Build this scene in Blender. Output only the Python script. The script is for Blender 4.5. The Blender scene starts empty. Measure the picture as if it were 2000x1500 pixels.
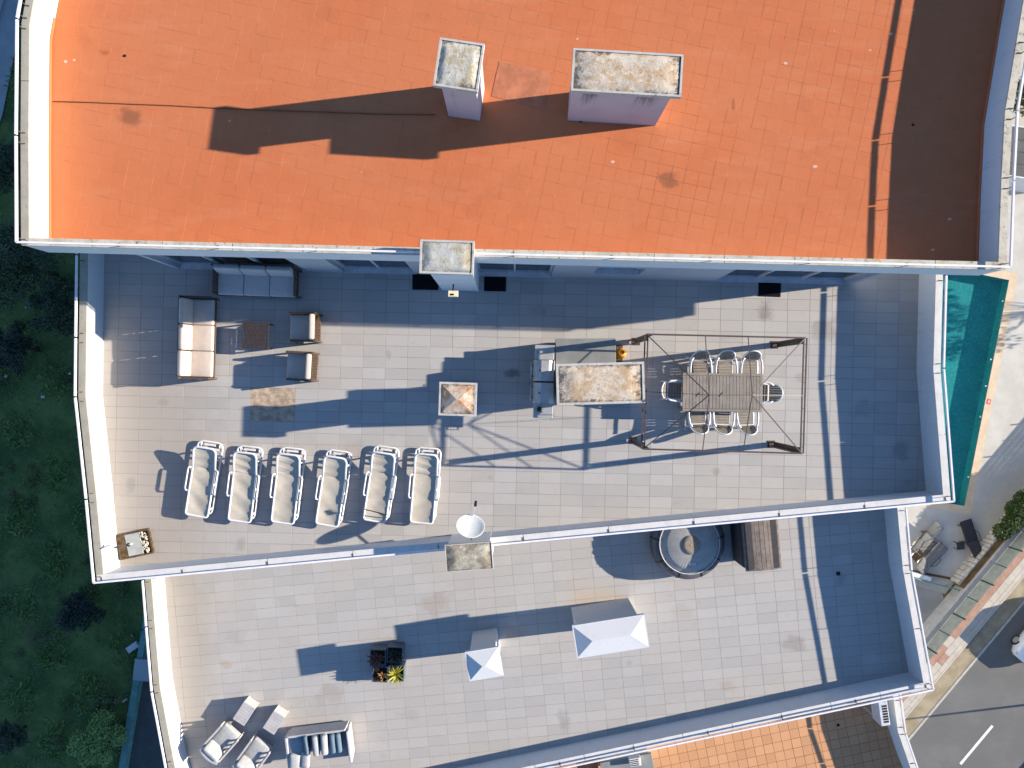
import bpy, bmesh, math, random
import numpy as np
from mathutils import Matrix, Vector

random.seed(7)
rng = np.random.default_rng(7)
R = math.radians
scene = bpy.context.scene
C = scene.collection

# ------------------------------------------------------------------ camera
ZC = 39.0          # drone height above the pool deck
FPX = 1400.0       # focal length in pixels of the 2000 px wide photograph
cam_d = bpy.data.cameras.new('camera')
cam_d.sensor_width = 36.0
cam_d.lens = 36.0 * FPX / 2000.0
cam_d.clip_end = 2000.0
cam = bpy.data.objects.new('camera', cam_d)
cam.location = (0, 0, ZC)
C.objects.link(cam)
scene.camera = cam

# ------------------------------------------------------------------ light
SUN_EL, SUN_AZ = 20.0, 6.9        # elevation, angle from +X towards +Y
world = bpy.data.worlds.new('World')
scene.world = world
world.use_nodes = True
wn = world.node_tree.nodes
wn.clear()
sky = wn.new('ShaderNodeTexSky')
sky.sky_type = 'NISHITA'
sky.sun_disc = False
sky.sun_elevation = R(SUN_EL)
sky.sun_rotation = R(90.0 - SUN_AZ)
sky.air_density = 1.0
sky.dust_density = 0.0
sky.ozone_density = 6.0
bg = wn.new('ShaderNodeBackground')
bg.inputs['Strength'].default_value = 0.102
wo = wn.new('ShaderNodeOutputWorld')
world.node_tree.links.new(sky.outputs[0], bg.inputs['Color'])
world.node_tree.links.new(bg.outputs[0], wo.inputs['Surface'])

sun_d = bpy.data.lights.new('sun', 'SUN')
sun_d.energy = 4.9
sun_d.angle = R(0.5)
sun_d.color = (1.0, 0.90, 0.77)
sun = bpy.data.objects.new('sun', sun_d)
sdir = Vector((math.cos(R(SUN_EL)) * math.cos(R(SUN_AZ)), math.cos(R(SUN_EL)) * math.sin(R(SUN_AZ)), math.sin(R(SUN_EL))))
sun.rotation_euler = (-sdir).to_track_quat('-Z', 'Y').to_euler()
sun.location = sdir * 80
C.objects.link(sun)

vs = scene.view_settings
vs.view_transform = 'Standard'
vs.look = 'None'
vs.exposure = 1.2
vs.gamma = 1.0
vs.use_curve_mapping = False
scene.render.engine = 'CYCLES'
scene.cycles.use_denoising = True
scene.cycles.max_bounces = 8
scene.cycles.transparent_max_bounces = 16

# ------------------------------------------------------------------ levels (metres above the pool deck)
ZT, ZM, ZL, ZB, ZS = 22.2, 19.7, 17.2, 14.7, 0.5
CT, CM, CL, CB = 22.98, 20.5, 18.0, 15.5


def P(px, py, z=0.0):
    """a point of the plan measured on the photograph, at its own height"""
    k = (ZC - z) / FPX
    return ((px - 1000.0) * k, (750.0 - py) * k)


def P3(px, py, z):
    x, y = P(px, py, z)
    return Vector((x, y, z))


# ------------------------------------------------------------------ mesh builder
class MB:
    def __init__(self, M=None):
        self.v, self.f, self.M = [], [], M

    def add(self, vs_, fs):
        n = len(self.v)
        if self.M is not None:
            vs_ = [tuple(self.M @ Vector(p)) for p in vs_]
        self.v += [tuple(p) for p in vs_]
        self.f += [tuple(i + n for i in f) for f in fs]
        return self

    def box(self, c, s, rz=0.0, m=None):
        hx, hy, hz = s[0] / 2, s[1] / 2, s[2] / 2
        T = Matrix.Translation(c) @ (m if m is not None else Matrix.Rotation(rz, 4, 'Z'))
        vs_ = [T @ Vector((x, y, z)) for z in (-hz, hz) for x, y in ((-hx, -hy), (hx, -hy), (hx, hy), (-hx, hy))]
        self.add(vs_, [(3, 2, 1, 0), (4, 5, 6, 7), (0, 1, 5, 4), (1, 2, 6, 5), (2, 3, 7, 6), (3, 0, 4, 7)])
        return self

    def rbox(self, c, s, r=0.04, m=None, puff=0.0, wob=0.0):
        """box with rounded edges, optionally puffed up like a cushion"""
        h = [q / 2 for q in s]
        r = min(r, *[q * 0.98 for q in h])
        ax = []
        for q in h:
            a = [-q, -q + r * 0.3, -q + r]
            inner = [] if q - r < 1e-4 else [-(q - r) * 0.33, (q - r) * 0.33]
            ax.append(a + inner + [q - r, q - r * 0.3, q])
        T = Matrix.Translation(c) @ (m if m is not None else Matrix())
        idx, vs_, fs = {}, [], []
        ph = random.uniform(0, 6)

        def vid(p):
            k = tuple(round(q, 5) for q in p)
            if k not in idx:
                inn = Vector([max(-(h[i] - r), min(h[i] - r, p[i])) for i in range(3)])
                d = Vector(p) - inn
                if d.length > 1e-9:
                    d.normalize()
                o = inn + d * r
                u, w = o.x / h[0], o.y / h[1]
                o.z += math.copysign(1, o.z) * puff * max(0, 1 - u * u) * max(0, 1 - w * w)
                if wob and o.z > 0:
                    o.z += wob * math.sin(9 * o.x + ph) * math.sin(7 * o.y + ph * 2)
                idx[k] = len(vs_)
                vs_.append(T @ o)
            return idx[k]
        for d in range(3):
            a, b = [(1, 2), (2, 0), (0, 1)][d]
            for sgn in (0, -1):
                for i in range(len(ax[a]) - 1):
                    for j in range(len(ax[b]) - 1):
                        q = []
                        for (ii, jj) in ((i, j), (i + 1, j), (i + 1, j + 1), (i, j + 1)):
                            p = [0, 0, 0]
                            p[d] = ax[d][sgn]
                            p[a] = ax[a][ii]
                            p[b] = ax[b][jj]
                            q.append(vid(p))
                        if sgn == 0:
                            q.reverse()
                        fs.append(tuple(q))
        self.add(vs_, fs)
        return self

    def prism(self, poly, z0, z1):
        n = len(poly)
        a = sum(poly[i][0] * poly[(i + 1) % n][1] - poly[(i + 1) % n][0] * poly[i][1] for i in range(n))
        if a < 0:
            poly = poly[::-1]
        vs_ = [(p[0], p[1], z0) for p in poly] + [(p[0], p[1], z1) for p in poly]
        fs = [tuple(range(n - 1, -1, -1)), tuple(range(n, 2 * n))]
        fs += [(i, (i + 1) % n, n + (i + 1) % n, n + i) for i in range(n)]
        self.add(vs_, fs)
        return self

    def sheet(self, poly, z):
        n = len(poly)
        a = sum(poly[i][0] * poly[(i + 1) % n][1] - poly[(i + 1) % n][0] * poly[i][1] for i in range(n))
        if a < 0:
            poly = poly[::-1]
        self.add([(p[0], p[1], z) for p in poly], [tuple(range(n))])
        return self

    def bar(self, a, b, w, h=None, up=(0, 0, 1)):
        a, b = Vector(a), Vector(b)
        h = w if h is None else h
        d = (b - a).normalized()
        u = Vector(up)
        if abs(d.dot(u)) > 0.98:
            u = Vector((0, 1, 0))
        s = d.cross(u).normalized() * (w / 2)
        t = s.cross(d).normalized() * (h / 2)
        vs_ = [p + i * s + j * t for p in (a, b) for i, j in ((-1, -1), (1, -1), (1, 1), (-1, 1))]
        self.add(vs_, [(3, 2, 1, 0), (4, 5, 6, 7), (0, 1, 5, 4), (1, 2, 6, 5), (2, 3, 7, 6), (3, 0, 4, 7)])
        return self

    def tube(self, pts, r, n=8, closed=False, r2=None):
        pts = [Vector(p) for p in pts]
        m = len(pts)
        vs_, fs = [], []
        prev = None
        for i, p in enumerate(pts):
            if closed:
                d = (pts[(i + 1) % m] - pts[i - 1]).normalized()
            else:
                d = (pts[min(i + 1, m - 1)] - pts[max(i - 1, 0)]).normalized()
            if prev is None:
                u = Vector((0, 0, 1)) if abs(d.z) < 0.9 else Vector((1, 0, 0))
                s = d.cross(u).normalized()
            else:
                s = (prev - d * prev.dot(d)).normalized()
            prev = s
            t = d.cross(s)
            rr = r if r2 is None else r + (r2 - r) * i / max(1, m - 1)
            for k in range(n):
                a = 2 * math.pi * k / n
                vs_.append(p + (s * math.cos(a) + t * math.sin(a)) * rr)
        rings = m if closed else m - 1
        for i in range(rings):
            for k in range(n):
                a, b = i * n + k, i * n + (k + 1) % n
                c, d_ = ((i + 1) % m) * n + (k + 1) % n, ((i + 1) % m) * n + k
                fs.append((a, b, c, d_))
        if not closed:
            fs.append(tuple(range(n - 1, -1, -1)))
            fs.append(tuple((m - 1) * n + k for k in range(n)))
        self.add(vs_, fs)
        return self

    def lathe(self, prof, n=24, c=(0, 0, 0), a0=0.0, wav=None):
        vs_, fs = [], []
        for i, (r, z) in enumerate(prof):
            for k in range(n):
                a = a0 + 2 * math.pi * k / n
                dz = wav(r, a) if wav else 0
                vs_.append((c[0] + r * math.cos(a), c[1] + r * math.sin(a), c[2] + z + dz))
        for i in range(len(prof) - 1):
            for k in range(n):
                fs.append((i * n + k, i * n + (k + 1) % n, (i + 1) * n + (k + 1) % n, (i + 1) * n + k))
        fs.append(tuple(range(n - 1, -1, -1)))
        fs.append(tuple((len(prof) - 1) * n + k for k in range(n)))
        self.add(vs_, fs)
        return self

    def mesh(self, name, mat, smooth=False):
        me = bpy.data.meshes.new(name)
        me.from_pydata([tuple(p) for p in self.v], [], self.f)
        if mat is not None:
            me.materials.append(mat)
        if smooth:
            me.polygons.foreach_set('use_smooth', [True] * len(me.polygons))
        me.update()
        return me

    def build(self, name, mat, parent=None, smooth=False, world=False):
        return link(name, self.mesh(name, mat, smooth), parent, world)


def link(name, me, parent=None, world=False):
    o = bpy.data.objects.new(name, me)
    C.objects.link(o)
    if parent is not None:
        o.parent = parent
        if world:
            o.matrix_parent_inverse = Matrix.Translation(-parent.location)
    return o


def tag(o, label, cat, group=None):
    o['label'] = label
    o['category'] = cat
    if group:
        o['group'] = group
    return o


def structure(o):
    o['kind'] = 'structure'
    return o


def stuff(o):
    o['kind'] = 'stuff'
    return o


def thing(name, label, cat, loc=(0, 0, 0), rz=0.0, group=None):
    o = bpy.data.objects.new(name, None)
    o.empty_display_size = 0.2
    o.location = loc
    o.rotation_euler = (0, 0, rz)
    C.objects.link(o)
    return tag(o, label, cat, group)


def dup(root, loc, rz, label):
    def cp(o, par):
        c = o.copy()
        C.objects.link(c)
        c.parent = par
        for ch in kids.get(o.name, []):
            cp(ch, c)
        return c
    kids = {}
    for o in root.children_recursive:
        kids.setdefault(o.parent.name, []).append(o)
    r = cp(root, None)
    r.location = loc
    r.rotation_euler = (0, 0, rz)
    r['label'] = label
    return r


# ------------------------------------------------------------------ materials
class NT:
    def __init__(self, name):
        self.mat = bpy.data.materials.new(name)
        self.mat.use_nodes = True
        self.t = self.mat.node_tree
        self.b = self.t.nodes['Principled BSDF']
        self.pos = None

    def node(self, kind, **kw):
        n = self.t.nodes.new(kind)
        for k, v in kw.items():
            setattr(n, k, v)
        return n

    def lk(self, a, b):
        self.t.links.new(a, b)

    def set(self, sock, v):
        if hasattr(v, 'node'):
            self.lk(v, sock)
        else:
            sock.default_value = v

    def position(self):
        if self.pos is None:
            self.pos = self.node('ShaderNodeNewGeometry').outputs['Position']
        return self.pos

    def noise(self, scale, detail=4.0, rough=0.6, vec=None, dist=0.0, sc3=None):
        n = self.node('ShaderNodeTexNoise')
        n.inputs['Scale'].default_value = scale
        n.inputs['Detail'].default_value = detail
        n.inputs['Roughness'].default_value = rough
        n.inputs['Distortion'].default_value = dist
        v = vec if vec is not None else self.position()
        if sc3:
            m = self.node('ShaderNodeMapping')
            m.inputs['Scale'].default_value = sc3
            self.lk(v, m.inputs['Vector'])
            v = m.outputs[0]
        self.lk(v, n.inputs['Vector'])
        return n.outputs['Fac']

    def ramp(self, fac, lo, hi, a=0.0, b=1.0):
        n = self.node('ShaderNodeMapRange')
        n.clamp = True
        n.interpolation_type = 'SMOOTHSTEP'
        self.lk(fac, n.inputs['Value'])
        n.inputs['From Min'].default_value = lo
        n.inputs['From Max'].default_value = hi
        n.inputs['To Min'].default_value = a
        n.inputs['To Max'].default_value = b
        return n.outputs['Result']

    def math(self, op, a, b=0.0):
        n = self.node('ShaderNodeMath', operation=op)
        self.set(n.inputs[0], a)
        self.set(n.inputs[1], b)
        return n.outputs[0]

    def mix(self, fac, a, b, blend='MIX'):
        n = self.node('ShaderNodeMix', data_type='RGBA', blend_type=blend)
        self.set(n.inputs['Factor'], fac)
        self.set(n.inputs['A'], a if hasattr(a, 'node') else (*a, 1))
        self.set(n.inputs['B'], b if hasattr(b, 'node') else (*b, 1))
        return n.outputs['Result']

    def bump(self, h, strength=0.3, dist=0.01):
        n = self.node('ShaderNodeBump')
        n.inputs['Strength'].default_value = strength
        n.inputs['Distance'].default_value = dist
        self.lk(h, n.inputs['Height'])
        self.lk(n.outputs[0], self.b.inputs['Normal'])

    def shared(self, scale):
        if not hasattr(self, '_sh'):
            self._sh = {}
        if scale not in self._sh:
            self._sh[scale] = self.noise(scale, 6.0, 0.65)
        return self._sh[scale]

    def spot(self, x, y, r, warp=0.6, sx=1.0, sy=1.0, scale=3.0):
        """mask of a stain round a point of the plan"""
        m = self.node('ShaderNodeVectorMath', operation='SUBTRACT')
        self.lk(self.position(), m.inputs[0])
        m.inputs[1].default_value = (x, y, 0)
        k = self.node('ShaderNodeVectorMath', operation='MULTIPLY')
        self.lk(m.outputs[0], k.inputs[0])
        k.inputs[1].default_value = (1 / (r * sx), 1 / (r * sy), 0)
        ln = self.node('ShaderNodeVectorMath', operation='LENGTH')
        self.lk(k.outputs[0], ln.inputs[0])
        d = self.math('ADD', ln.outputs['Value'], self.math('MULTIPLY', self.math('SUBTRACT', self.shared(scale), 0.5), warp * 4))
        return self.ramp(d, 0.35, 1.0, 1.0, 0.0)

    def done(self, col, rough=0.7, spec=0.3, metal=0.0):
        self.set(self.b.inputs['Base Color'], col if hasattr(col, 'node') else (*col, 1))
        self.set(self.b.inputs['Roughness'], rough)
        self.b.inputs['Specular IOR Level'].default_value = spec
        self.b.inputs['Metallic'].default_value = metal
        return self.mat


def plain(name, col, rough=0.6, spec=0.3, metal=0.0, var=0.15, scale=6.0, bump=0.0, bscale=60.0):
    n = NT(name)
    f = n.noise(scale, 5.0)
    c = n.mix(n.ramp(f, 0.3, 0.7), tuple(q * (1 - var) for q in col), tuple(min(1, q * (1 + var * 0.6)) for q in col))
    if bump:
        n.bump(n.noise(bscale, 3.0), bump, 0.01)
    return n.done(c, rough, spec, metal)


def tile_mat(name, col, ang, w, h, origin, var=0.10, warm=(1.05, 1.0, 0.94), spots=(), rough=0.45):
    """each tile of the grid its own tint, plus grain and stains"""
    n = NT(name)
    vr = n.node('ShaderNodeVectorRotate', rotation_type='Z_AXIS')
    n.lk(n.position(), vr.inputs['Vector'])
    vr.inputs['Angle'].default_value = -ang
    sub = n.node('ShaderNodeVectorMath', operation='SUBTRACT')
    n.lk(vr.outputs[0], sub.inputs[0])
    sub.inputs[1].default_value = (origin[0], origin[1], 0)
    dv = n.node('ShaderNodeVectorMath', operation='MULTIPLY')
    n.lk(sub.outputs[0], dv.inputs[0])
    dv.inputs[1].default_value = (1 / w, 1 / h, 0)
    fl = n.node('ShaderNodeVectorMath', operation='FLOOR')
    n.lk(dv.outputs[0], fl.inputs[0])
    wh = n.node('ShaderNodeTexWhiteNoise', noise_dimensions='3D')
    n.lk(fl.outputs[0], wh.inputs['Vector'])
    lo = tuple(q * (1 - var) for q in col)
    hi = tuple(min(1, q * (1 + var * 0.55)) for q in col)
    c = n.mix(wh.outputs['Value'], lo, hi)
    c = n.mix(n.math('MULTIPLY', n.ramp(n.noise(0.35, 3.0), 0.42, 0.66), 0.55), c, tuple(q * k * 0.97 for q, k in zip(col, warm)))
    c = n.mix(n.math('MULTIPLY', n.ramp(n.noise(5.0, 8.0, 0.7), 0.5, 0.78), 0.28), c, tuple(q * 0.72 for q in col))
    c = n.mix(n.math('MULTIPLY', n.ramp(n.noise(2.2, 6.0, 0.7, sc3=(1, 1.6, 1)), 0.60, 0.72), 0.25), c, tuple(q * 0.66 for q in (col[0], col[1] * 0.97, col[2] * 0.9)))
    c = n.mix(n.math('MULTIPLY', n.ramp(n.noise(26.0, 2.0), 0.70, 0.78), 0.45), c, tuple(q * 0.6 for q in col))
    for (x, y, r, sc, amt, sx, sy) in spots:
        c = n.mix(n.math('MULTIPLY', n.spot(x, y, r, 0.5 if r < 1.0 else 0.12, sx, sy), amt), c, sc)
    n.bump(n.noise(40.0, 4.0), 0.15, 0.004)
    return n.done(c, n.ramp(n.noise(3.0, 4.0), 0.3, 0.7, rough + 0.05, rough + 0.25), 0.2)


def stained_top(name, base=(0.52, 0.47, 0.40), warm=(0.42, 0.31, 0.19), dark=(0.10, 0.085, 0.065), edge=1.0):
    """weathered render of the chimney tops: lichen and black crust along the rim"""
    n = NT(name)
    tc = n.node('ShaderNodeTexCoord')
    m = n.node('ShaderNodeVectorMath', operation='SUBTRACT')
    n.lk(tc.outputs['Generated'], m.inputs[0])
    m.inputs[1].default_value = (0.5, 0.5, 0.5)
    ab = n.node('ShaderNodeVectorMath', operation='ABSOLUTE')
    n.lk(m.outputs[0], ab.inputs[0])
    sp = n.node('ShaderNodeSeparateXYZ')
    n.lk(ab.outputs[0], sp.inputs[0])
    mx = n.math('MAXIMUM', sp.outputs[0], sp.outputs[1])
    wob = n.math('ADD', mx, n.math('MULTIPLY', n.math('SUBTRACT', n.noise(7.0, 9.0, 0.72), 0.5), 0.62))
    c = n.mix(n.ramp(n.noise(2.6, 6.0, 0.65), 0.40, 0.62), base, warm)
    c = n.mix(n.math('MULTIPLY', n.ramp(n.noise(6.0, 8.0, 0.7), 0.50, 0.66), 0.7), c, tuple(q * 1.35 for q in base))
    c = n.mix(n.math('MULTIPLY', n.ramp(wob, 0.385, 0.50), 0.9 * edge), c, dark)
    c = n.mix(n.math('MULTIPLY', n.ramp(n.noise(13.0, 9.0, 0.75), 0.53, 0.66), 0.75), c, tuple(q * 1.8 for q in dark))
    n.bump(n.noise(30.0, 8.0, 0.7), 0.7, 0.02)
    return n.done(c, 0.92, 0.15)


def plaster(name, col=(0.595, 0.605, 0.615), streak=0.25):
    n = NT(name)
    c = n.mix(n.math('MULTIPLY', n.ramp(n.noise(1.3, 6.0, 0.65), 0.42, 0.72), 0.35), col, tuple(q * 0.86 for q in col))
    c = n.mix(n.math('MULTIPLY', n.ramp(n.noise(3.0, 6.0, 0.7, sc3=(3, 3, 0.35)), 0.56, 0.70), streak), c, (0.34, 0.32, 0.28))
    n.bump(n.noise(45.0, 5.0), 0.25, 0.008)
    return n.done(c, 0.85, 0.2)


def coping_mat(name, base=(0.70, 0.67, 0.60), dirt=0.6, lich=0.5):
    n = NT(name)
    c = n.mix(n.math('MULTIPLY', n.ramp(n.noise(3.5, 7.0, 0.7), 0.40, 0.70), 0.35 + 0.6 * dirt), base, tuple(q * k for q, k in zip(base, (0.72, 0.70, 0.66))))
    c = n.mix(n.math('MULTIPLY', n.ramp(n.noise(9.0, 8.0, 0.75), 0.56, 0.66), dirt), c, (0.10, 0.085, 0.06))
    c = n.mix(n.math('MULTIPLY', n.ramp(n.noise(4.1, 6.0, 0.7, dist=0.6), 0.60, 0.68), lich), c, (0.40, 0.26, 0.06))
    n.bump(n.noise(35.0, 5.0), 0.3, 0.01)
    return n.done(c, 0.85, 0.2)


ANG_T, ANG_M, ANG_L, ANG_B = R(-12.2), R(-1.3), R(5.3), R(12.1)
M = {}
M['white_wall'] = plaster('white_plaster', streak=0.4)
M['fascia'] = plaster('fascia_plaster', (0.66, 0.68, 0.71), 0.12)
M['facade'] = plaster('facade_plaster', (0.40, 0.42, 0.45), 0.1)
M['coping_old'] = coping_mat('old_coping', (0.52, 0.48, 0.39), 0.9, 0.7)
M['coping_new'] = coping_mat('pale_coping', (0.62, 0.60, 0.57), 0.15, 0.1)
M['coping_grey'] = coping_mat('grey_coping', (0.36, 0.335, 0.27), 0.3, 0.3)
M['rail'] = plain('painted_rail', (0.78, 0.74, 0.76), 0.35, 0.5, 0.0, 0.08)
M['bracket'] = plain('dark_bracket', (0.10, 0.08, 0.07), 0.6)
M['shaft_old'] = plaster('chimney_plaster', (0.46, 0.44, 0.45), 0.85)
M['shaft_white'] = plaster('chimney_white', (0.60, 0.60, 0.60), 0.12)
M['cap_rim'] = coping_mat('cap_rim', (0.50, 0.48, 0.44), 0.6, 0.15)
M['cap_white'] = plaster('cap_white', (0.60, 0.60, 0.595), 0.3)
M['top_a'] = stained_top('stained_top_grey', (0.50, 0.47, 0.40), (0.40, 0.33, 0.21))
M['top_b'] = stained_top('stained_top_beige', (0.56, 0.48, 0.38), (0.46, 0.32, 0.19))
M['top_c'] = stained_top('stained_top_rusty', (0.50, 0.43, 0.35), (0.42, 0.23, 0.12))
M['top_e'] = stained_top('stained_top_pale', (0.46, 0.45, 0.40), (0.36, 0.30, 0.20), (0.12, 0.10, 0.08), 0.6)
M['top_d'] = stained_top('stained_top_dark', (0.42, 0.38, 0.30), (0.24, 0.20, 0.14), (0.07, 0.06, 0.05), 0.7)
M['grout_grey'] = plain('grey_grout', (0.255, 0.235, 0.21), 0.9, 0.1, 0, 0.35, 1.5)
M['grout_tan'] = plain('tan_grout', (0.30, 0.15, 0.06), 0.9, 0.1, 0, 0.3, 2.0)
M['stain_tile'] = plain('rust_stained_tile', (0.43, 0.33, 0.235), 0.6, 0.2, 0, 0.4, 6.0)
M['glass'] = NT('dark_glass').done((0.010, 0.013, 0.016), 0.12, 0.25)
M['curtain'] = plain('net_curtain', (0.42, 0.42, 0.40), 0.9, 0.1, 0, 0.3, 4.0)
M['alu'] = plain('white_aluminium', (0.55, 0.56, 0.57), 0.4, 0.5)
M['beige'] = plain('beige_cushion', (0.50, 0.42, 0.355), 0.95, 0.1, 0, 0.06, 9.0, 0.25, 300)
M['beige2'] = plain('pale_cushion', (0.50, 0.46, 0.43), 0.95, 0.1, 0, 0.06, 9.0, 0.25, 300)
M['wicker'] = plain('brown_wicker', (0.10, 0.062, 0.042), 0.55, 0.4, 0, 0.3, 40.0)
M['wicker_dark'] = plain('dark_wicker', (0.05, 0.034, 0.028), 0.5, 0.4, 0, 0.3, 40.0)
M['steel_brown'] = plain('brown_steel', (0.085, 0.058, 0.048), 0.5, 0.4, 0, 0.2, 5.0)
M['white_plastic'] = plain('white_plastic', (0.66, 0.66, 0.665), 0.4, 0.5, 0, 0.06, 8.0)
M['taupe'] = plain('taupe_slat', (0.24, 0.205, 0.165), 0.6, 0.3, 0, 0.18, 7.0)
M['slat_table'] = plain('taupe_board', (0.25, 0.215, 0.18), 0.6, 0.3, 0, 0.16, 5.0)
M['inox'] = plain('brushed_steel', (0.46, 0.45, 0.42), 0.4, 0.5, 0.35, 0.1, 5.0)
M['black'] = plain('black_plastic', (0.012, 0.012, 0.013), 0.6, 0.3)
M['worktop'] = plain('grey_worktop', (0.23, 0.235, 0.22), 0.35, 0.5, 0, 0.12, 2.5)
M['cabinet'] = plain('dark_cabinet', (0.05, 0.06, 0.065), 0.5)
M['yellow'] = plain('yellow_enamel', (0.72, 0.33, 0.02), 0.4, 0.5, 0, 0.3, 12.0)
M['wood'] = plain('brown_wood', (0.105, 0.066, 0.032), 0.7, 0.2, 0, 0.5, 9.0)
M['mat'] = plain('black_doormat', (0.012, 0.012, 0.014), 0.95, 0.05, 0, 0.3, 30)
M['dish'] = plain('dish_white', (0.58, 0.59, 0.575), 0.4, 0.4, 0, 0.05)
M['cream'] = plain('cream_lamp', (0.80, 0.66, 0.42), 0.5)
M['pebble'] = plain('white_pebble', (0.50, 0.46, 0.37), 0.7, 0.2, 0, 0.2, 20)
M['traygrey'] = plain('grey_tray', (0.34, 0.36, 0.35), 0.5)
M['tub_dark'] = plain('dark_vinyl', (0.10, 0.095, 0.10), 0.45, 0.4, 0, 0.3, 8.0)
M['tub_lid'] = plain('pale_vinyl', (0.33, 0.32, 0.30), 0.55, 0.35, 0, 0.12, 5.0)
M['tub_disc'] = plain('taupe_vinyl', (0.29, 0.235, 0.175), 0.55, 0.3)
M['box_slat'] = plain('weathered_slat', (0.215, 0.175, 0.145), 0.7, 0.2, 0, 0.3, 6.0)
M['box_dark'] = plain('dark_box', (0.06, 0.055, 0.055), 0.7, 0.2)
M['lounge_white'] = plain('white_frame', (0.46, 0.435, 0.42), 0.5, 0.3, 0, 0.1)
M['lounge_grey'] = plain('grey_cushion', (0.36, 0.365, 0.36), 0.95, 0.1, 0, 0.12, 10.0, 0.3, 200)
M['lounge_shade'] = plain('shaded_grey_cushion', (0.12, 0.17, 0.21), 0.95, 0.1, 0, 0.12, 10.0)  # blue shade painted into a darker copy of the grey cushion cloth
M['lounge_base'] = plain('seat_mat', (0.40, 0.36, 0.34), 0.9, 0.1, 0, 0.1, 30.0)
M['planter'] = plain('slate_planter', (0.10, 0.125, 0.15), 0.6, 0.3)
M['soil'] = plain('potting_soil', (0.035, 0.025, 0.018), 1.0, 0.05, 0, 0.5, 30, 0.8, 60)
M['leaf_red'] = plain('bronze_leaf', (0.12, 0.045, 0.025), 0.5, 0.4, 0, 0.4, 12)
M['leaf_orange'] = plain('amber_leaf', (0.45, 0.22, 0.06), 0.5, 0.4, 0, 0.4, 12)
M['leaf_yellow'] = plain('lime_leaf', (0.42, 0.38, 0.04), 0.5, 0.4, 0, 0.5, 12)
M['leaf_dark'] = plain('dark_leaf', (0.025, 0.03, 0.014), 0.5, 0.4, 0, 0.4, 12)
M['cable'] = plain('dark_cable', (0.16, 0.07, 0.03), 0.8)
M['drain'] = plain('drain_hole', (0.01, 0.01, 0.01), 0.9)
M['patch'] = plain('patched_paint', (0.47, 0.17, 0.085), 0.8, 0.2, 0, 0.2, 3.0, 0.6, 12.0)


# ------------------------------------------------------------------ polygons and tiles
def inside(p, poly):
    x, y = p
    c = False
    n = len(poly)
    for i in range(n):
        x0, y0 = poly[i]
        x1, y1 = poly[(i + 1) % n]
        if (y0 > y) != (y1 > y) and x < (x1 - x0) * (y - y0) / (y1 - y0) + x0:
            c = not c
    return c


def seg_hits_rect(a, b, rect):
    def ccw(p, q, r):
        return (q[0] - p[0]) * (r[1] - p[1]) - (q[1] - p[1]) * (r[0] - p[0])
    if inside(a, rect) or inside(b, rect):
        return True
    for i in range(4):
        c, d = rect[i], rect[(i + 1) % 4]
        if ccw(a, b, c) * ccw(a, b, d) < 0 and ccw(c, d, a) * ccw(c, d, b) < 0:
            return True
    return False


def clip(poly, a, b):
    """keep what lies left of a->b"""
    out = []
    n = len(poly)

    def sd(p):
        return (b[0] - a[0]) * (p[1] - a[1]) - (b[1] - a[1]) * (p[0] - a[0])
    for i in range(n):
        p, q = poly[i], poly[(i + 1) % n]
        sp, sq = sd(p), sd(q)
        if sp >= 0:
            out.append(p)
        if sp * sq < 0:
            t = sp / (sp - sq)
            out.append((p[0] + (q[0] - p[0]) * t, p[1] + (q[1] - p[1]) * t))
    return out


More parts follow.
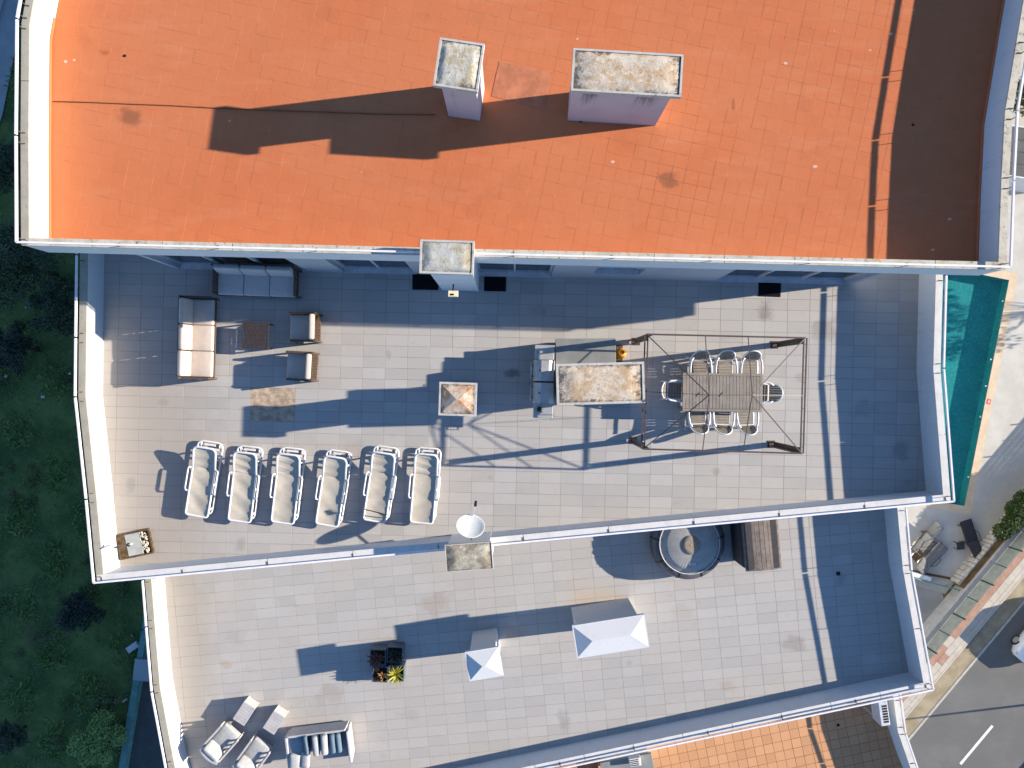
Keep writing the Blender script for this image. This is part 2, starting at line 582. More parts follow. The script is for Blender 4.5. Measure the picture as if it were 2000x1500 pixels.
def lay_tiles(floor, poly, z, ang, w, h, gap, th, mat, centre, count=300, special=None, origin=(0, 0), stagger=0.0, uneven=0.0006):
    n = len(poly)
    if sum(poly[i][0] * poly[(i + 1) % n][1] - poly[(i + 1) % n][0] * poly[i][1] for i in range(n)) < 0:
        poly = poly[::-1]
    ca, sa = math.cos(ang), math.sin(ang)

    def tow(u, v):
        return (u * ca - v * sa, u * sa + v * ca)
    uv = [(p[0] * ca + p[1] * sa - origin[0], -p[0] * sa + p[1] * ca - origin[1]) for p in poly]
    i0, i1 = math.floor(min(p[0] for p in uv) / w) - 1, math.ceil(max(p[0] for p in uv) / w) + 1
    j0, j1 = math.floor(min(p[1] for p in uv) / h) - 1, math.ceil(max(p[1] for p in uv) / h) + 1
    full, part = [], []
    for j in range(j0, j1):
        so = stagger * w * (j % 2)
        for i in range(i0, i1):
            u0, v0 = origin[0] + i * w + gap / 2 + so, origin[1] + j * h + gap / 2
            rect = [tow(u0, v0), tow(u0 + w - gap, v0), tow(u0 + w - gap, v0 + h - gap), tow(u0, v0 + h - gap)]
            ins = [inside(p, poly) for p in rect]
            hits = [k for k in range(n) if seg_hits_rect(poly[k], poly[(k + 1) % n], rect)]
            if all(ins) and not hits:
                full.append(tow(u0 + (w - gap) / 2, v0 + (h - gap) / 2))
            elif hits:
                r = rect
                for k in hits:
                    r = clip(r, poly[k], poly[(k + 1) % n])
                    if len(r) < 3:
                        break
                if len(r) >= 3:
                    part.append(r)
    full.sort(key=lambda p: (p[0] - centre[0]) ** 2 * 0.25 + (p[1] - centre[1]) ** 2)
    mb = MB()
    hx, hy = (w - gap) / 2, (h - gap) / 2
    e = min(0.003, gap * 0.45)
    mb.add([(-hx, -hy, -th), (hx, -hy, -th), (hx, hy, -th), (-hx, hy, -th),
            (-hx, -hy, -e), (hx, -hy, -e), (hx, hy, -e), (-hx, hy, -e),
            (-hx + e, -hy + e, 0), (hx - e, -hy + e, 0), (hx - e, hy - e, 0), (-hx + e, hy - e, 0)],
           [(0, 1, 5, 4), (1, 2, 6, 5), (2, 3, 7, 6), (3, 0, 4, 7), (4, 5, 9, 8), (5, 6, 10, 9), (6, 7, 11, 10), (7, 4, 8, 11), (8, 9, 10, 11)])
    me = mb.mesh('tile', mat)
    sp_me = {}
    field = MB()
    k = 0
    for p in full:
        m = special(p) if special else None
        if k < count or m is not None:
            if m is not None:
                if m.name not in sp_me:
                    sp_me[m.name] = mb.mesh('tile', m)
                data = sp_me[m.name]
            else:
                data = me
            o = link('tile', data, floor)
            o.location = (p[0], p[1], z + random.uniform(-uneven, uneven))
            o.rotation_euler = (random.uniform(-1, 1) * uneven * 3, random.uniform(-1, 1) * uneven * 3, ang)
            k += 1
        else:
            field.M = Matrix.Translation((p[0], p[1], z + random.uniform(-uneven, uneven))) @ Matrix.Rotation(ang, 4, 'Z')
            field.add(mb.v, mb.f)
    field.M = None
    for r in part:
        field.prism(r, z - th, z)
    stuff(field.build('tile_field', mat, floor))


def offset_line(pts, d):
    """polyline moved sideways by d (positive: to the left of travel), mitred"""
    out = []
    n = len(pts)
    for i, p in enumerate(pts):
        ns = []
        for a, b in ((i - 1, i), (i, i + 1)):
            if a < 0 or b >= n:
                continue
            q = Vector(pts[b]) - Vector(pts[a])
            ns.append(Vector((-q.y, q.x)).normalized())
        if len(ns) == 1:
            m = ns[0]
        else:
            m = ns[0] + ns[1]
            m = m / (m.length_squared / 2.0)
            m = m
        out.append((p[0] + m.x * d, p[1] + m.y * d))
    return out


def lerp2(a, b, t):
    return (a[0] + (b[0] - a[0]) * t, a[1] + (b[1] - a[1]) * t)


def parapet(block, outer, z0, zc, thick, wall_mat, cop_mat, seg=1.45, rail=0.19, cop_h=0.05, over=0.012, skirt=None, rail_mat=None):
    """outer: world points with the terrace on the left of travel"""
    inner = offset_line(outer, thick)
    mb = MB()
    for i in range(len(outer) - 1):
        mb.prism([outer[i], outer[i + 1], inner[i + 1], inner[i]], z0, zc - cop_h)
    wall = mb.build('parapet', wall_mat, block, world=True)
    co, ci = offset_line(outer, -over), offset_line(outer, thick + over)
    for i in range(len(outer) - 1):
        L = math.dist(outer[i], outer[i + 1])
        k = max(1, round(L / seg))
        g = 0.007 / L
        for q in range(k):
            a, b = q / k + (g if q else 0), (q + 1) / k - (g if q < k - 1 else 0)
            dz = random.uniform(-0.004, 0.004)
            c = MB()
            c.prism([lerp2(co[i], co[i + 1], a), lerp2(co[i], co[i + 1], b), lerp2(ci[i], ci[i + 1], b), lerp2(ci[i], ci[i + 1], a)], zc - cop_h + 0.001, zc + dz)
            c.build('coping', cop_mat, wall)
    if rail:
        ro = offset_line(outer, 0.02)
        rb = MB()
        for i in range(len(ro) - 1):
            L = math.dist(ro[i], ro[i + 1])
            g = min(0.02 / L, 0.4)
            a, b = lerp2(ro[i], ro[i + 1], g), lerp2(ro[i], ro[i + 1], 1 - g)
            rb.bar((*a, zc + rail), (*b, zc + rail), 0.042, 0.05)
        ra = rb.build('guard_rail', rail_mat or M['rail'], block, world=True)
        rm = offset_line(outer, thick * 0.55)
        for i in range(len(ro) - 1):
            L = math.dist(ro[i], ro[i + 1])
            k = max(1, round(L / 2.3))
            ts = [0.12 / L] + [q / k for q in range(1, k)] + [1 - 0.12 / L]
            for t in ts:
                a, b = lerp2(ro[i], ro[i + 1], t), lerp2(rm[i], rm[i + 1], t)
                s = MB()
                s.bar((*a, zc), (*a, zc + rail), 0.014)
                s.bar((*lerp2(a, b, -0.1), zc + 0.006), (*lerp2(a, b, 1.25), zc + 0.006), 0.022, 0.014)
                s.build('bracket', M['bracket'], ra)
    return wall


def W(pts, z):
    return [P(x, y, z) for x, y in pts]


# ================================================================== APARTMENT BLOCKS
# ---- outlines, measured at the height of each coping
out_T = W([(42, 478), (1964, 526), (1970, 358), (1977, 223), (1998, 94), (2064, -300), (107, -300), (51, 0), (43, 45), (41, 270), (42, 478)], CT)
out_M = W([(160, 380), (157, 500), (155, 660), (154, 775), (175, 973), (190, 1136), (1856, 978), (1836, 719.5), (1841, 539), (1846, 380)], CM)
out_L = W([(277, 1050), (283.5, 1129), (290.5, 1220), (301, 1346), (329, 1496.5), (372, 1648), (1817, 1342.5), (1775, 1111.5), (1763.8, 989), (1757, 930)], CL)
out_B = W([(1000, 1800), (1850, 1650), (1788, 1496.5), (1763.8, 1426.5), (1755, 1360), (1748, 1310)], CB)

block_T = thing('apartment_block', 'uppermost apartment block with orange painted roof and blue-shaded fascia', 'building', (0, 7, 0))
block_M = thing('apartment_block', 'grey tiled roof terrace block with loungers, dining set and brown gazebo frame', 'building', (0, -1, 0))
block_L = thing('apartment_block', 'grey tiled roof terrace block with white hipped chimneys and round hot tub', 'building', (0, -8, 0))
block_B = thing('apartment_block', 'lowest block with tan square terracotta tiles at bottom edge', 'building', (6, -16, 0))

# ---- bodies
poly_M = [out_M[i] for i in range(len(out_M))] + [P(1846, -2400, CM), P(160, -2400, CM)]  # unseen northward extension, added to cast shade over the garden path
MB().prism(offset_line(poly_M + [poly_M[0]], 0.004)[:-1], 0.0, ZM - 0.06).build('wall', M['white_wall'], block_M, world=True)
poly_L = [out_L[i] for i in range(len(out_L))]
MB().prism(offset_line(poly_L + [poly_L[0]], 0.004)[:-1], 0.0, ZL - 0.06).build('wall', M['white_wall'], block_L, world=True)
poly_B = out_B + [P(200, 1600, CB), P(300, 1900, CB)]
poly_B = W([(330, 1640), (430, 1960), (1000, 1960), (1850, 1650), (1788, 1496.5), (1763.8, 1426.5), (1755, 1360), (1748, 1310)], CB)
MB().prism(poly_B, 0.0, ZB - 0.06).build('wall', M['white_wall'], block_B, world=True)

# ---- T: orange roof
roof_in = offset_line(out_T, 0.16)
T_STAIN = []
og_T = (0.05, 0.02)


def roof_material():
    n = NT('orange_roof_paint')
    base = (0.51, 0.155, 0.063)
    vr = n.node('ShaderNodeVectorRotate', rotation_type='Z_AXIS')
    n.lk(n.position(), vr.inputs['Vector'])
    vr.inputs['Angle'].default_value = -ANG_T
    dv = n.node('ShaderNodeVectorMath', operation='MULTIPLY')
    n.lk(vr.outputs[0], dv.inputs[0])
    dv.inputs[1].default_value = (1 / 0.32, 1 / 0.32, 0)
    fl = n.node('ShaderNodeVectorMath', operation='FLOOR')
    n.lk(dv.outputs[0], fl.inputs[0])
    wh = n.node('ShaderNodeTexWhiteNoise', noise_dimensions='3D')
    n.lk(fl.outputs[0], wh.inputs['Vector'])
    c = n.mix(wh.outputs['Value'], tuple(q * 0.965 for q in base), tuple(q * 1.02 for q in base))
    c = n.mix(n.math('MULTIPLY', n.ramp(n.noise(0.22, 4.0, 0.6), 0.40, 0.66), 0.7), c, (0.52, 0.178, 0.078))
    c = n.mix(n.math('MULTIPLY', n.ramp(n.noise(1.6, 7.0, 0.7), 0.50, 0.75), 0.35), c, (0.42, 0.14, 0.065))
    c = n.mix(n.math('MULTIPLY', n.ramp(n.noise(1.1, 6.0, 0.7, sc3=(0.5, 2.2, 1)), 0.50, 0.72), 0.45), c, (0.54, 0.205, 0.105))
    c = n.mix(n.math('MULTIPLY', n.ramp(n.noise(0.55, 8.0, 0.72, dist=0.4), 0.56, 0.70), 0.30), c, (0.40, 0.125, 0.055))
    c = n.mix(n.math('MULTIPLY', n.ramp(n.noise(18.0, 3.0, 0.6), 0.68, 0.76), 0.30), c, (0.30, 0.10, 0.05))
    # the roller-painted margin along the parapets is fresher and more yellow
    x, y = P(110, 200, ZT)
    c = n.mix(n.math('MULTIPLY', n.spot(x + 0.1, y - 0.2, 1.0, 0.12, 0.75, 40.0, 0.8), 0.22), c, (0.50, 0.155, 0.040))
    x, y = P(252, 228, ZT)
    c = n.mix(n.math('MULTIPLY', n.spot(x, y, 0.36, 0.42, 1.0, 0.8, 4.0), 0.55), c, (0.13, 0.06, 0.035))
    x, y = P(205, 103, ZT)
    c = n.mix(n.math('MULTIPLY', n.spot(x, y, 0.17, 0.5, 1.0, 0.5, 6.0), 0.6), c, (0.36, 0.07, 0.02))
    x, y = P(1305, 352, ZT)
    c = n.mix(n.math('MULTIPLY', n.spot(x, y, 0.30, 0.5, 1.0, 0.9, 5.0), 0.55), c, (0.16, 0.07, 0.04))
    x, y = P(1432, 205, ZT)
    c = n.mix(n.math('MULTIPLY', n.spot(x, y, 0.22, 0.4, 0.25, 1.2, 6.0), 0.5), c, (0.16, 0.07, 0.04))
    for (sx, sy) in ((145, 117), (128, 120), (1535, 124), (1592, 325), (1630, 60), (1700, 98), (448, 236), (525, 255), (1197, 316), (1128, 76), (1855, 428), (1740, 66), (706, 336), (1822, 488)):
        x, y = P(sx, sy, ZT)
        rr_ = 0.02 + 0.05 * ((sx * 7 + sy * 13) % 10) / 10
        c = n.mix(n.math('MULTIPLY', n.spot(x, y, rr_, 0.45, 1.0, 0.7, 14.0), 0.7), c, (0.70, 0.52, 0.42))
    n.bump(n.noise(9.0, 7.0, 0.7), 0.35, 0.01)
    return n.done(c, 0.85, 0.08)


M['orange'] = roof_material()
g = NT('orange_grout')
dk = n_ = None
gx, gy = P(1310, 330, ZT)
mask = g.math('MAXIMUM', g.math('MULTIPLY', g.spot(gx, gy, 1.5, 0.8, 1.0, 1.2, 1.6), 0.75), g.math('MULTIPLY', g.ramp(g.noise(1.3, 6.0, 0.75), 0.55, 0.66), 0.8))
gc_ = g.mix(g.ramp(g.noise(1.9, 5.0, 0.7), 0.42, 0.58), (0.47, 0.152, 0.066), (0.58, 0.24, 0.125))
M['grout_orange'] = g.done(g.mix(mask, gc_, (0.085, 0.035, 0.02)), 0.9, 0.1)

roof = MB().sheet(roof_in[:-1], ZT - 0.0022).build('roof_deck', M['grout_orange'], block_T, world=True)
view_T = W([(60, -60), (1990, -60), (1945, 512), (50, 470)], ZT)
lay_tiles(roof, offset_line(out_T, 0.10)[:-1], ZT, ANG_T, 0.32, 0.32, 0.0042, 0.02, M['orange'], P(1350, 300, ZT), 300, None, og_T, 0.0, 0.0012)
slab = MB().prism(offset_line(out_T, 0.02)[:-1], 21.93, ZT - 0.01)
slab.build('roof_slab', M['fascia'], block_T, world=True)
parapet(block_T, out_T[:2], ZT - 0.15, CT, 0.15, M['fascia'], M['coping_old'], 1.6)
parapet(block_T, out_T[1:6], ZT - 0.15, CT, 0.15, M['white_wall'], M['coping_old'], 1.6)
parapet(block_T, out_T[6:], ZT - 0.15, CT, 0.15, M['white_wall'], M['coping_grey'], 1.6)
parapet(block_T, out_T[5:7], ZT - 0.15, CT, 0.15, M['white_wall'], M['coping_grey'], 3.0, rail=0)
# orange paint turned up against the foot of the parapets
for run in ((7, 8, 9, 10), (1, 2, 3, 4, 5)):
    up = MB()
    i1 = offset_line(out_T, 0.161)
    i2 = offset_line(out_T, 0.172)
    for a, b in zip(run[:-1], run[1:]):
        up.prism([i1[a], i1[b], i2[b], i2[a]], ZT - 0.01, ZT + 0.07)
    up.build('paint_upstand', M['orange'], block_T, world=True)
a = [P(x, y, ZT + 0.006) for x, y in ((975, 120), (1080, 142), (1062, 212), (960, 188))]
MB().prism(a, ZT - 0.005, ZT + 0.007).build('roof_patch', M['patch'], block_T, world=True)
for (x, y, r) in ((244, 109, 0.032), (1783, 244, 0.03), (1134, 237, 0.03), (908, 222, 0.025)):
    MB().lathe([(r, 0.0), (r, 0.012), (r * 0.7, 0.014)], 12, (*P(x, y, ZT), ZT)).build('drain', M['drain'], block_T, world=True)

# penthouse under the orange roof: facade wall with openings, windows and piers
FA, FB = R(-1.36), Vector((0.0, 2.90, 0.0))
FM = Matrix.Translation((FB.x, FB.y, 0)) @ Matrix.Rotation(FA, 4, 'Z')


def u_of(px):          # facade coordinate of a point seen at the wall foot
    y = 2.95
    return (px - 1000.0) * (ZC - ZM) / FPX / math.cos(FA)


Z1 = 21.926
openings = [(352, 602, 0.0, 2.02), (672, 812, 0.0, 2.02), (934, 1076, 0.0, 2.02), (1152, 1238, 0.8, 1.75), (1394, 1650, 0.0, 2.05)]
fw = MB(FM)
edges = [u_of(343)]
u = u_of(343)
for (a, b, s0, s1) in openings:
    a, b = u_of(a), u_of(b)
    fw.box(((u + a) / 2, 0.15, (ZM + Z1) / 2), (a - u, 0.3, Z1 - ZM))
    fw.box(((a + b) / 2, 0.15, (ZM + s1 + Z1) / 2), (b - a, 0.3, Z1 - ZM - s1))
    if s0 > 0:
        fw.box(((a + b) / 2, 0.15, ZM + s0 / 2), (b - a, 0.3, s0))
    u = b
e = u_of(1662)
fw.box(((u + e) / 2, 0.15, (ZM + Z1) / 2), (e - u, 0.3, Z1 - ZM))
uL, uR = u_of(343), e
fw.box((uL + 0.15, 4.2, (ZM + Z1) / 2), (0.3, 7.8, Z1 - ZM))
fw.box((uR - 0.15, 4.2, (ZM + Z1) / 2), (0.3, 7.8, Z1 - ZM))
fw.box(((uL + uR) / 2, 8.2, (ZM + Z1) / 2), (uR - uL, 0.3, Z1 - ZM))
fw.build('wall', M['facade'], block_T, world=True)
for (a, b, s0, s1) in openings:
    a, b = u_of(a), u_of(b)
    wi = MB(FM)
    t = 0.06
    zc0, zc1 = ZM + s0 + 0.012, ZM + s1 - 0.004
    wi.box(((a + b) / 2, 0.16, zc0 + t / 2), (b - a - 0.006, 0.09, t))
    wi.box(((a + b) / 2, 0.16, zc1 - t / 2), (b - a - 0.006, 0.09, t))
    k = max(1, round((b - a) / 1.15))
    for q in range(k + 1):
        x = a + (b - a) * q / k
        x = min(max(x, a + t / 2 + 0.003), b - t / 2 - 0.003)
        wi.box((x, 0.158, (zc0 + zc1) / 2), (t, 0.085, zc1 - zc0 - 2 * t))
    fr = wi.build('window', M['alu'], block_T, world=True)
    for q in range(k):
        x0, x1 = a + (b - a) * q / k + t, a + (b - a) * (q + 1) / k - t
        MB(FM).box(((x0 + x1) / 2, 0.17, (zc0 + zc1) / 2), (x1 - x0 + 0.02, 0.012, zc1 - zc0 - 1.6 * t)).build('pane', M['glass'], fr)
    MB(FM).box(((a + b) / 2, 0.05, ZM + s0 + 0.0065), (b - a - 0.01, 0.12, 0.025)).build('sill', M['alu'], fr)


def chimney(block, cx, cy, z0, z1, sx, sy, rz, kind, over=0.10, shaft=None, shaft_off=(0, 0), cap_h=0.11, rim=0.045, hip=0.0, top=None, rimmed=False):
    """shaft with vents > cap (rim > weathered top)"""
    Mx = Matrix.Translation((cx, cy, 0)) @ Matrix.Rotation(rz, 4, 'Z')
    mb = MB(Mx)
    ssx, ssy = shaft or (sx - 2 * over, sy - 2 * over)
    ox, oy = shaft_off
    zt = z1 - cap_h
    mb.box((ox, oy, (z0 + zt) / 2 - 0.01), (ssx, ssy, zt - z0 + 0.02 - 0.024))
    sh = mb.build('chimney', M['shaft_white'] if hip and not rimmed else kind, block, world=True)
    cap = MB(Mx)
    if hip:
        rl = max(0.0, (sx - sy)) / 2
        hx, hy = sx / 2, sy / 2
        cap.box((0, 0, z1 - cap_h / 2), (sx, sy, cap_h))
        co = cap.build('cap', M['cap_rim'] if rimmed else M['cap_white'], sh)
        c2 = MB(Mx)
        i = 0.05 if rimmed else 0.035
        rl = max(rl - 0.02, 0.01)
        c2.add([(-hx + i, -hy + i, z1 + 0.001), (hx - i, -hy + i, z1 + 0.001), (hx - i, hy - i, z1 + 0.001), (-hx + i, hy - i, z1 + 0.001), (-rl, 0, z1 + hip), (rl, 0, z1 + hip)],
               [(0, 1, 5, 4), (1, 2, 5), (2, 3, 4, 5), (3, 0, 4)])
        c2.build('cap_roof', top or M['cap_white'], sh)
    else:
        hx, hy = sx / 2, sy / 2
        cap.box((0, 0, z1 - cap_h / 2 - 0.015), (sx, sy, cap_h - 0.03))
        n_ = 10
        # uneven rim
        for (x0, y0, x1, y1) in ((-hx, -hy, hx, -hy + rim), (-hx, hy - rim, hx, hy), (-hx, -hy + rim, -hx + rim, hy - rim), (hx - rim, -hy + rim, hx, hy - rim)):
            cap.box(((x0 + x1) / 2, (y0 + y1) / 2, z1 - 0.015), (x1 - x0 - 0.002, y1 - y0 - 0.002, 0.032))
        cap.build('cap', M['cap_rim'], sh)
        # weathered, slightly domed render inside the rim
        t = MB(Mx)
        nx, ny = 22, 14
        vs_, fs = [], []
        for j in range(ny + 1):
            for i in range(nx + 1):
                x, y = (i / nx * 2 - 1), (j / ny * 2 - 1)
                d = 1 - max(abs(x), abs(y))
                z = z1 - 0.02 + 0.05 * min(1, d * 3.0) + random.uniform(-0.006, 0.006) * (1 if d > 0 else 0)
                vs_.append((x * (hx - rim + 0.004), y * (hy - rim + 0.004), z))
        for j in range(ny):
            for i in range(nx):
                q = j * (nx + 1) + i
                fs.append((q, q + 1, q + nx + 2, q + nx + 1))
        t.add(vs_, fs)
        t.build('cap_top', top, sh, smooth=True)
    return sh


def drips(sh, pts):
    for (a, b, w) in pts:
        pass


dr = NT('dripping_plaster')
c_ = dr.mix(dr.math('MULTIPLY', dr.ramp(dr.noise(1.6, 6.0, 0.65), 0.42, 0.72), 0.5), (0.46, 0.44, 0.45), (0.38, 0.36, 0.38))
sep = dr.node('ShaderNodeSeparateXYZ')
dr.lk(dr.position(), sep.inputs[0])
zz = dr.math('ADD', sep.outputs[2], dr.math('MULTIPLY', dr.noise(7.0, 4.0, 0.6, sc3=(2.5, 2.5, 0.2)), -1.6))
hi = dr.ramp(zz, ZT + 0.05, ZT + 1.15)
for (px_, w_) in ((1152, 0.22), (1262, 0.30)):
    xx, yy = P(px_, 190, ZT + 1.5)
    sp_ = dr.spot(xx, yy, w_, 0.35, 1.0, 8.0, 5.0)
    c_ = dr.mix(dr.math('MULTIPLY', dr.math('MULTIPLY', sp_, hi), 0.8), c_, (0.06, 0.05, 0.06))
M['shaft_drip'] = dr.done(c_, 0.9, 0.1)
zct = ZT + 2.02
x, y = P(1225.2, 141.5, zct)
chimney(block_T, x, y, ZT, zct, 2.28, 0.88, R(-3.4), M['shaft_drip'], 0.1, (2.06, 0.66), (-0.03, 0.02), top=M['top_b'])
x, y = P(896, 126, zct)
chimney(block_T, x, y, ZT, zct, 0.93, 1.0, R(-8.5), M['shaft_old'], 0.1, (0.74, 0.76), (0.03, 0.02), top=M['top_a'])
zcf = 23.4
x, y = P(872.7, 502, zcf)
ch = chimney(block_T, x, y, ZM, zcf, 1.18, 0.735, R(-1.8), M['fascia'], 0.1, (0.98, 0.50), (0.04, 0.0), top=M['top_e'])

# ---- M: middle terrace
TW, THh = 0.6, 0.3
M['grout_m'] = M['grout_grey']
sx1, sy1 = P(1495, 606, ZM)
sx2, sy2 = P(1003, 730, ZM)
sx3, sy3 = P(300, 1030, ZM)
sx4, sy4 = P(1760, 880, ZM)
og_M = (0.17, 0.05)
rs_ = random.Random(41)


def grime(pts, z, lo, hi, cols):
    out = []
    for (px_, py_) in pts:
        x_, y_ = P(px_ + rs_.uniform(-8, 8), py_ + rs_.uniform(-8, 8), z)
        out.append((x_, y_, rs_.uniform(lo, hi), rs_.choice(cols), rs_.uniform(0.2, 0.5), rs_.uniform(0.6, 1.5), rs_.uniform(0.5, 1.2)))
    return out


GC = [(0.22, 0.19, 0.16), (0.30, 0.24, 0.18), (0.50, 0.48, 0.45), (0.24, 0.22, 0.20)]
gr_M = grime([(320, 790), (560, 880), (700, 885), (840, 880), (485, 875), (1080, 812), (1560, 740), (1400, 930), (960, 940), (1620, 640), (760, 690), (260, 950), (470, 1060), (1050, 600), (1780, 940), (1690, 800)], ZM, 0.12, 0.45, GC)
gr_L = grime([(520, 1180), (640, 1360), (860, 1180), (1010, 1240), (1330, 1200), (1420, 1330), (1560, 1250), (1100, 1400), (800, 1400), (1650, 1130), (1230, 1300), (460, 1240), (1700, 1290)], ZL, 0.12, 0.5, GC)
M['tile_M'] = tile_mat('grey_tile_middle', (0.405, 0.386, 0.362), ANG_M, TW, THh, og_M, 0.11,
                       spots=[(sx1, sy1, 0.34, (0.16, 0.13, 0.10), 0.55, 0.7, 1.1), (sx2, sy2, 0.30, (0.05, 0.045, 0.04), 0.5, 1.0, 0.5),
                              (sx3 - 0.4, sy3 + 1.6, 3.4, (0.335, 0.29, 0.245), 0.75, 0.9, 1.6), (sx4, sy4, 0.35, (0.2, 0.19, 0.18), 0.5, 1, 1)] + gr_M)  # wide zone: tan tiles, painted darker to offset light bounced off the parapet
fl_poly_M = offset_line(out_M, 0.08) + [P(1846, 330, CM), P(160, 330, CM)]
floor_M = MB().sheet(fl_poly_M, ZM - 0.0032).build('terrace_floor', M['grout_m'], block_M, world=True)


def rust(p):
    x0, y1 = P(470, 752, ZM)
    x1, y0 = P(556, 832, ZM)
    return M['stain_tile'] if x0 < p[0] < x1 and y0 < p[1] < y1 else None


lay_tiles(floor_M, fl_poly_M, ZM, ANG_M, TW, THh, 0.007, 0.02, M['tile_M'], P(1000, 830, ZM), 294, rust, og_M)
parapet(block_M, out_M[:6], ZM - 0.3, CM, 0.16, M['white_wall'], M['coping_grey'], 2.2)
parapet(block_M, out_M[5:7], ZM - 0.3, CM, 0.16, M['white_wall'], M['coping_new'], 2.2)
parapet(block_M, out_M[6:], ZM - 0.3, CM, 0.16, M['white_wall'], M['coping_new'], 2.2)
zm = ZM + 2.02
x, y = P(1173, 749, zm)
chimney(block_M, x, y, ZM, zm, 2.13, 1.0, R(1.6), M['shaft_old'], 0.12, top=M['top_b'], rim=0.06)
x, y = P(894, 779.5, zm)
chimney(block_M, x, y, ZM, zm, 0.91, 0.81, R(-1.8), M['shaft_old'], 0.1, top=M['top_c'], hip=0.12, rimmed=True)
zf = 21.2
x, y = P(916, 1088, zf)
chimney(block_M, x, y, ZL, zf, 1.17, 0.68, R(4.2), M['shaft_white'], 0.05, top=M['top_d'], rim=0.02, cap_h=0.09)

# ---- L: lower terrace
og_L = (0.1, 0.1)
LW, LH = 0.607, 0.31
tx, ty = P(440, 1300, ZL)
ux, uy = P(1160, 1175, ZL)
M['tile_L'] = tile_mat('grey_tile_lower', (0.405, 0.386, 0.364), ANG_L, LW, LH, og_L, 0.075,
                       spots=[(tx, ty, 0.25, (0.36, 0.28, 0.2), 0.5, 1.2, 0.8), (ux, uy, 0.9, (0.46, 0.37, 0.28), 0.6, 1.4, 0.6), (tx - 1.6, ty, 2.2, (0.335, 0.295, 0.25), 0.75, 0.8, 3.0)] + gr_L)  # last spot: tan tiles by the left parapet, darkened against its bounced light
fl_poly_L = offset_line(out_L, 0.08)
floor_L = MB().sheet(fl_poly_L, ZL - 0.0032).build('terrace_floor', M['grout_grey'], block_L, world=True)
lay_tiles(floor_L, fl_poly_L, ZL, ANG_L, LW, LH, 0.0068, 0.02, M['tile_L'], P(1050, 1200, ZL), 300, None, og_L)
parapet(block_L, out_L[:6], ZL - 0.3, CL, 0.16, M['white_wall'], M['coping_grey'], 2.2)
parapet(block_L, out_L[5:7], ZL - 0.3, CL, 0.16, M['white_wall'], M['coping_new'], 1.5)
parapet(block_L, out_L[6:], ZL - 0.3, CL, 0.16, M['white_wall'], M['coping_new'], 2.2)
zl = ZL + 1.93
x, y = P(1193, 1243, zl)
chimney(block_L, x, y, ZL, zl, 2.03, 0.92, R(9.0), None, 0.1, (1.76, 0.72), (-0.02, 0.0), hip=0.14, cap_h=0.10)
x, y = P(945.5, 1297, zl)
chimney(block_L, x, y, ZL, zl, 0.95, 0.82, R(9.5), None, 0.1, (0.74, 0.62), (0.0, 0.0), hip=0.16, cap_h=0.10)
MB().box((*P(1637, 1120, ZL), ZL + 0.006), (0.11, 0.11, 0.012), R(5)).build('drain', M['drain'], block_L, world=True)

# ---- B: lowest terrace
og_B = (0.0, 0.0)
M['tile_B'] = tile_mat('tan_tile', (0.56, 0.295, 0.15), ANG_B, 0.32, 0.32, og_B, 0.12, warm=(1.0, 0.95, 0.9))
fl_poly_B = [p for p in W([(700, 1560), (760, 1760), (1850, 1640), (1788, 1496.5), (1763.8, 1426.5), (1755, 1360), (1748, 1310)], CB)]
floor_B = MB().sheet(fl_poly_B, ZB - 0.004).build('terrace_floor', M['grout_tan'], block_B, world=True)
lay_tiles(floor_B, fl_poly_B, ZB, ANG_B, 0.32, 0.32, 0.014, 0.02, M['tile_B'], P(1480, 1460, ZB), 300, None, og_B)
MB().lathe([(0.05, 0), (0.05, 0.012), (0.03, 0.014)], 12, (*P(1637, 1416, ZB), ZB)).build('drain', M['drain'], block_B, world=True)
parapet(block_B, out_B[1:], ZB - 0.3, CB, 0.16, M['white_wall'], M['coping_new'], 1.8)

# ================================================================== THINGS ON THE TERRACES
def lattice(mb, o, du, dv, n, m, w=0.012):
    """crossing diagonal strands filling a panel o + u*du + v*dv"""
    o, du, dv = Vector(o), Vector(du), Vector(dv)
    k = n + m
    for s in range(1, k):
        for flip in (0, 1):
            pts = []
            for t in (0.0, 1.0):
                pass
            # line i/n + j/m = s/k style diagonals clipped to the unit square
            a = s / k * (1 + m / n)
            r = m / n
            p = [(a, 0.0), (a - r, 1.0)]
            (x0, y0), (x1, y1) = p

            def cl(x0, y0, x1, y1):
                if x0 > 1:
                    t = (1 - x0) / (x1 - x0)
                    x0, y0 = 1, y0 + (y1 - y0) * t
                if x1 < 0:
                    t = (0 - x0) / (x1 - x0)
                    x1, y1 = 0, y0 + (y1 - y0) * t
                return x0, y0, x1, y1
            x0, y0, x1, y1 = cl(x0, y0, x1, y1)
            if flip:
                x0, x1 = 1 - x0, 1 - x1
            if abs(y1 - y0) < 0.05:
                continue
            mb.bar(o + du * x0 + dv * y0, o + du * x1 + dv * y1, w, w)


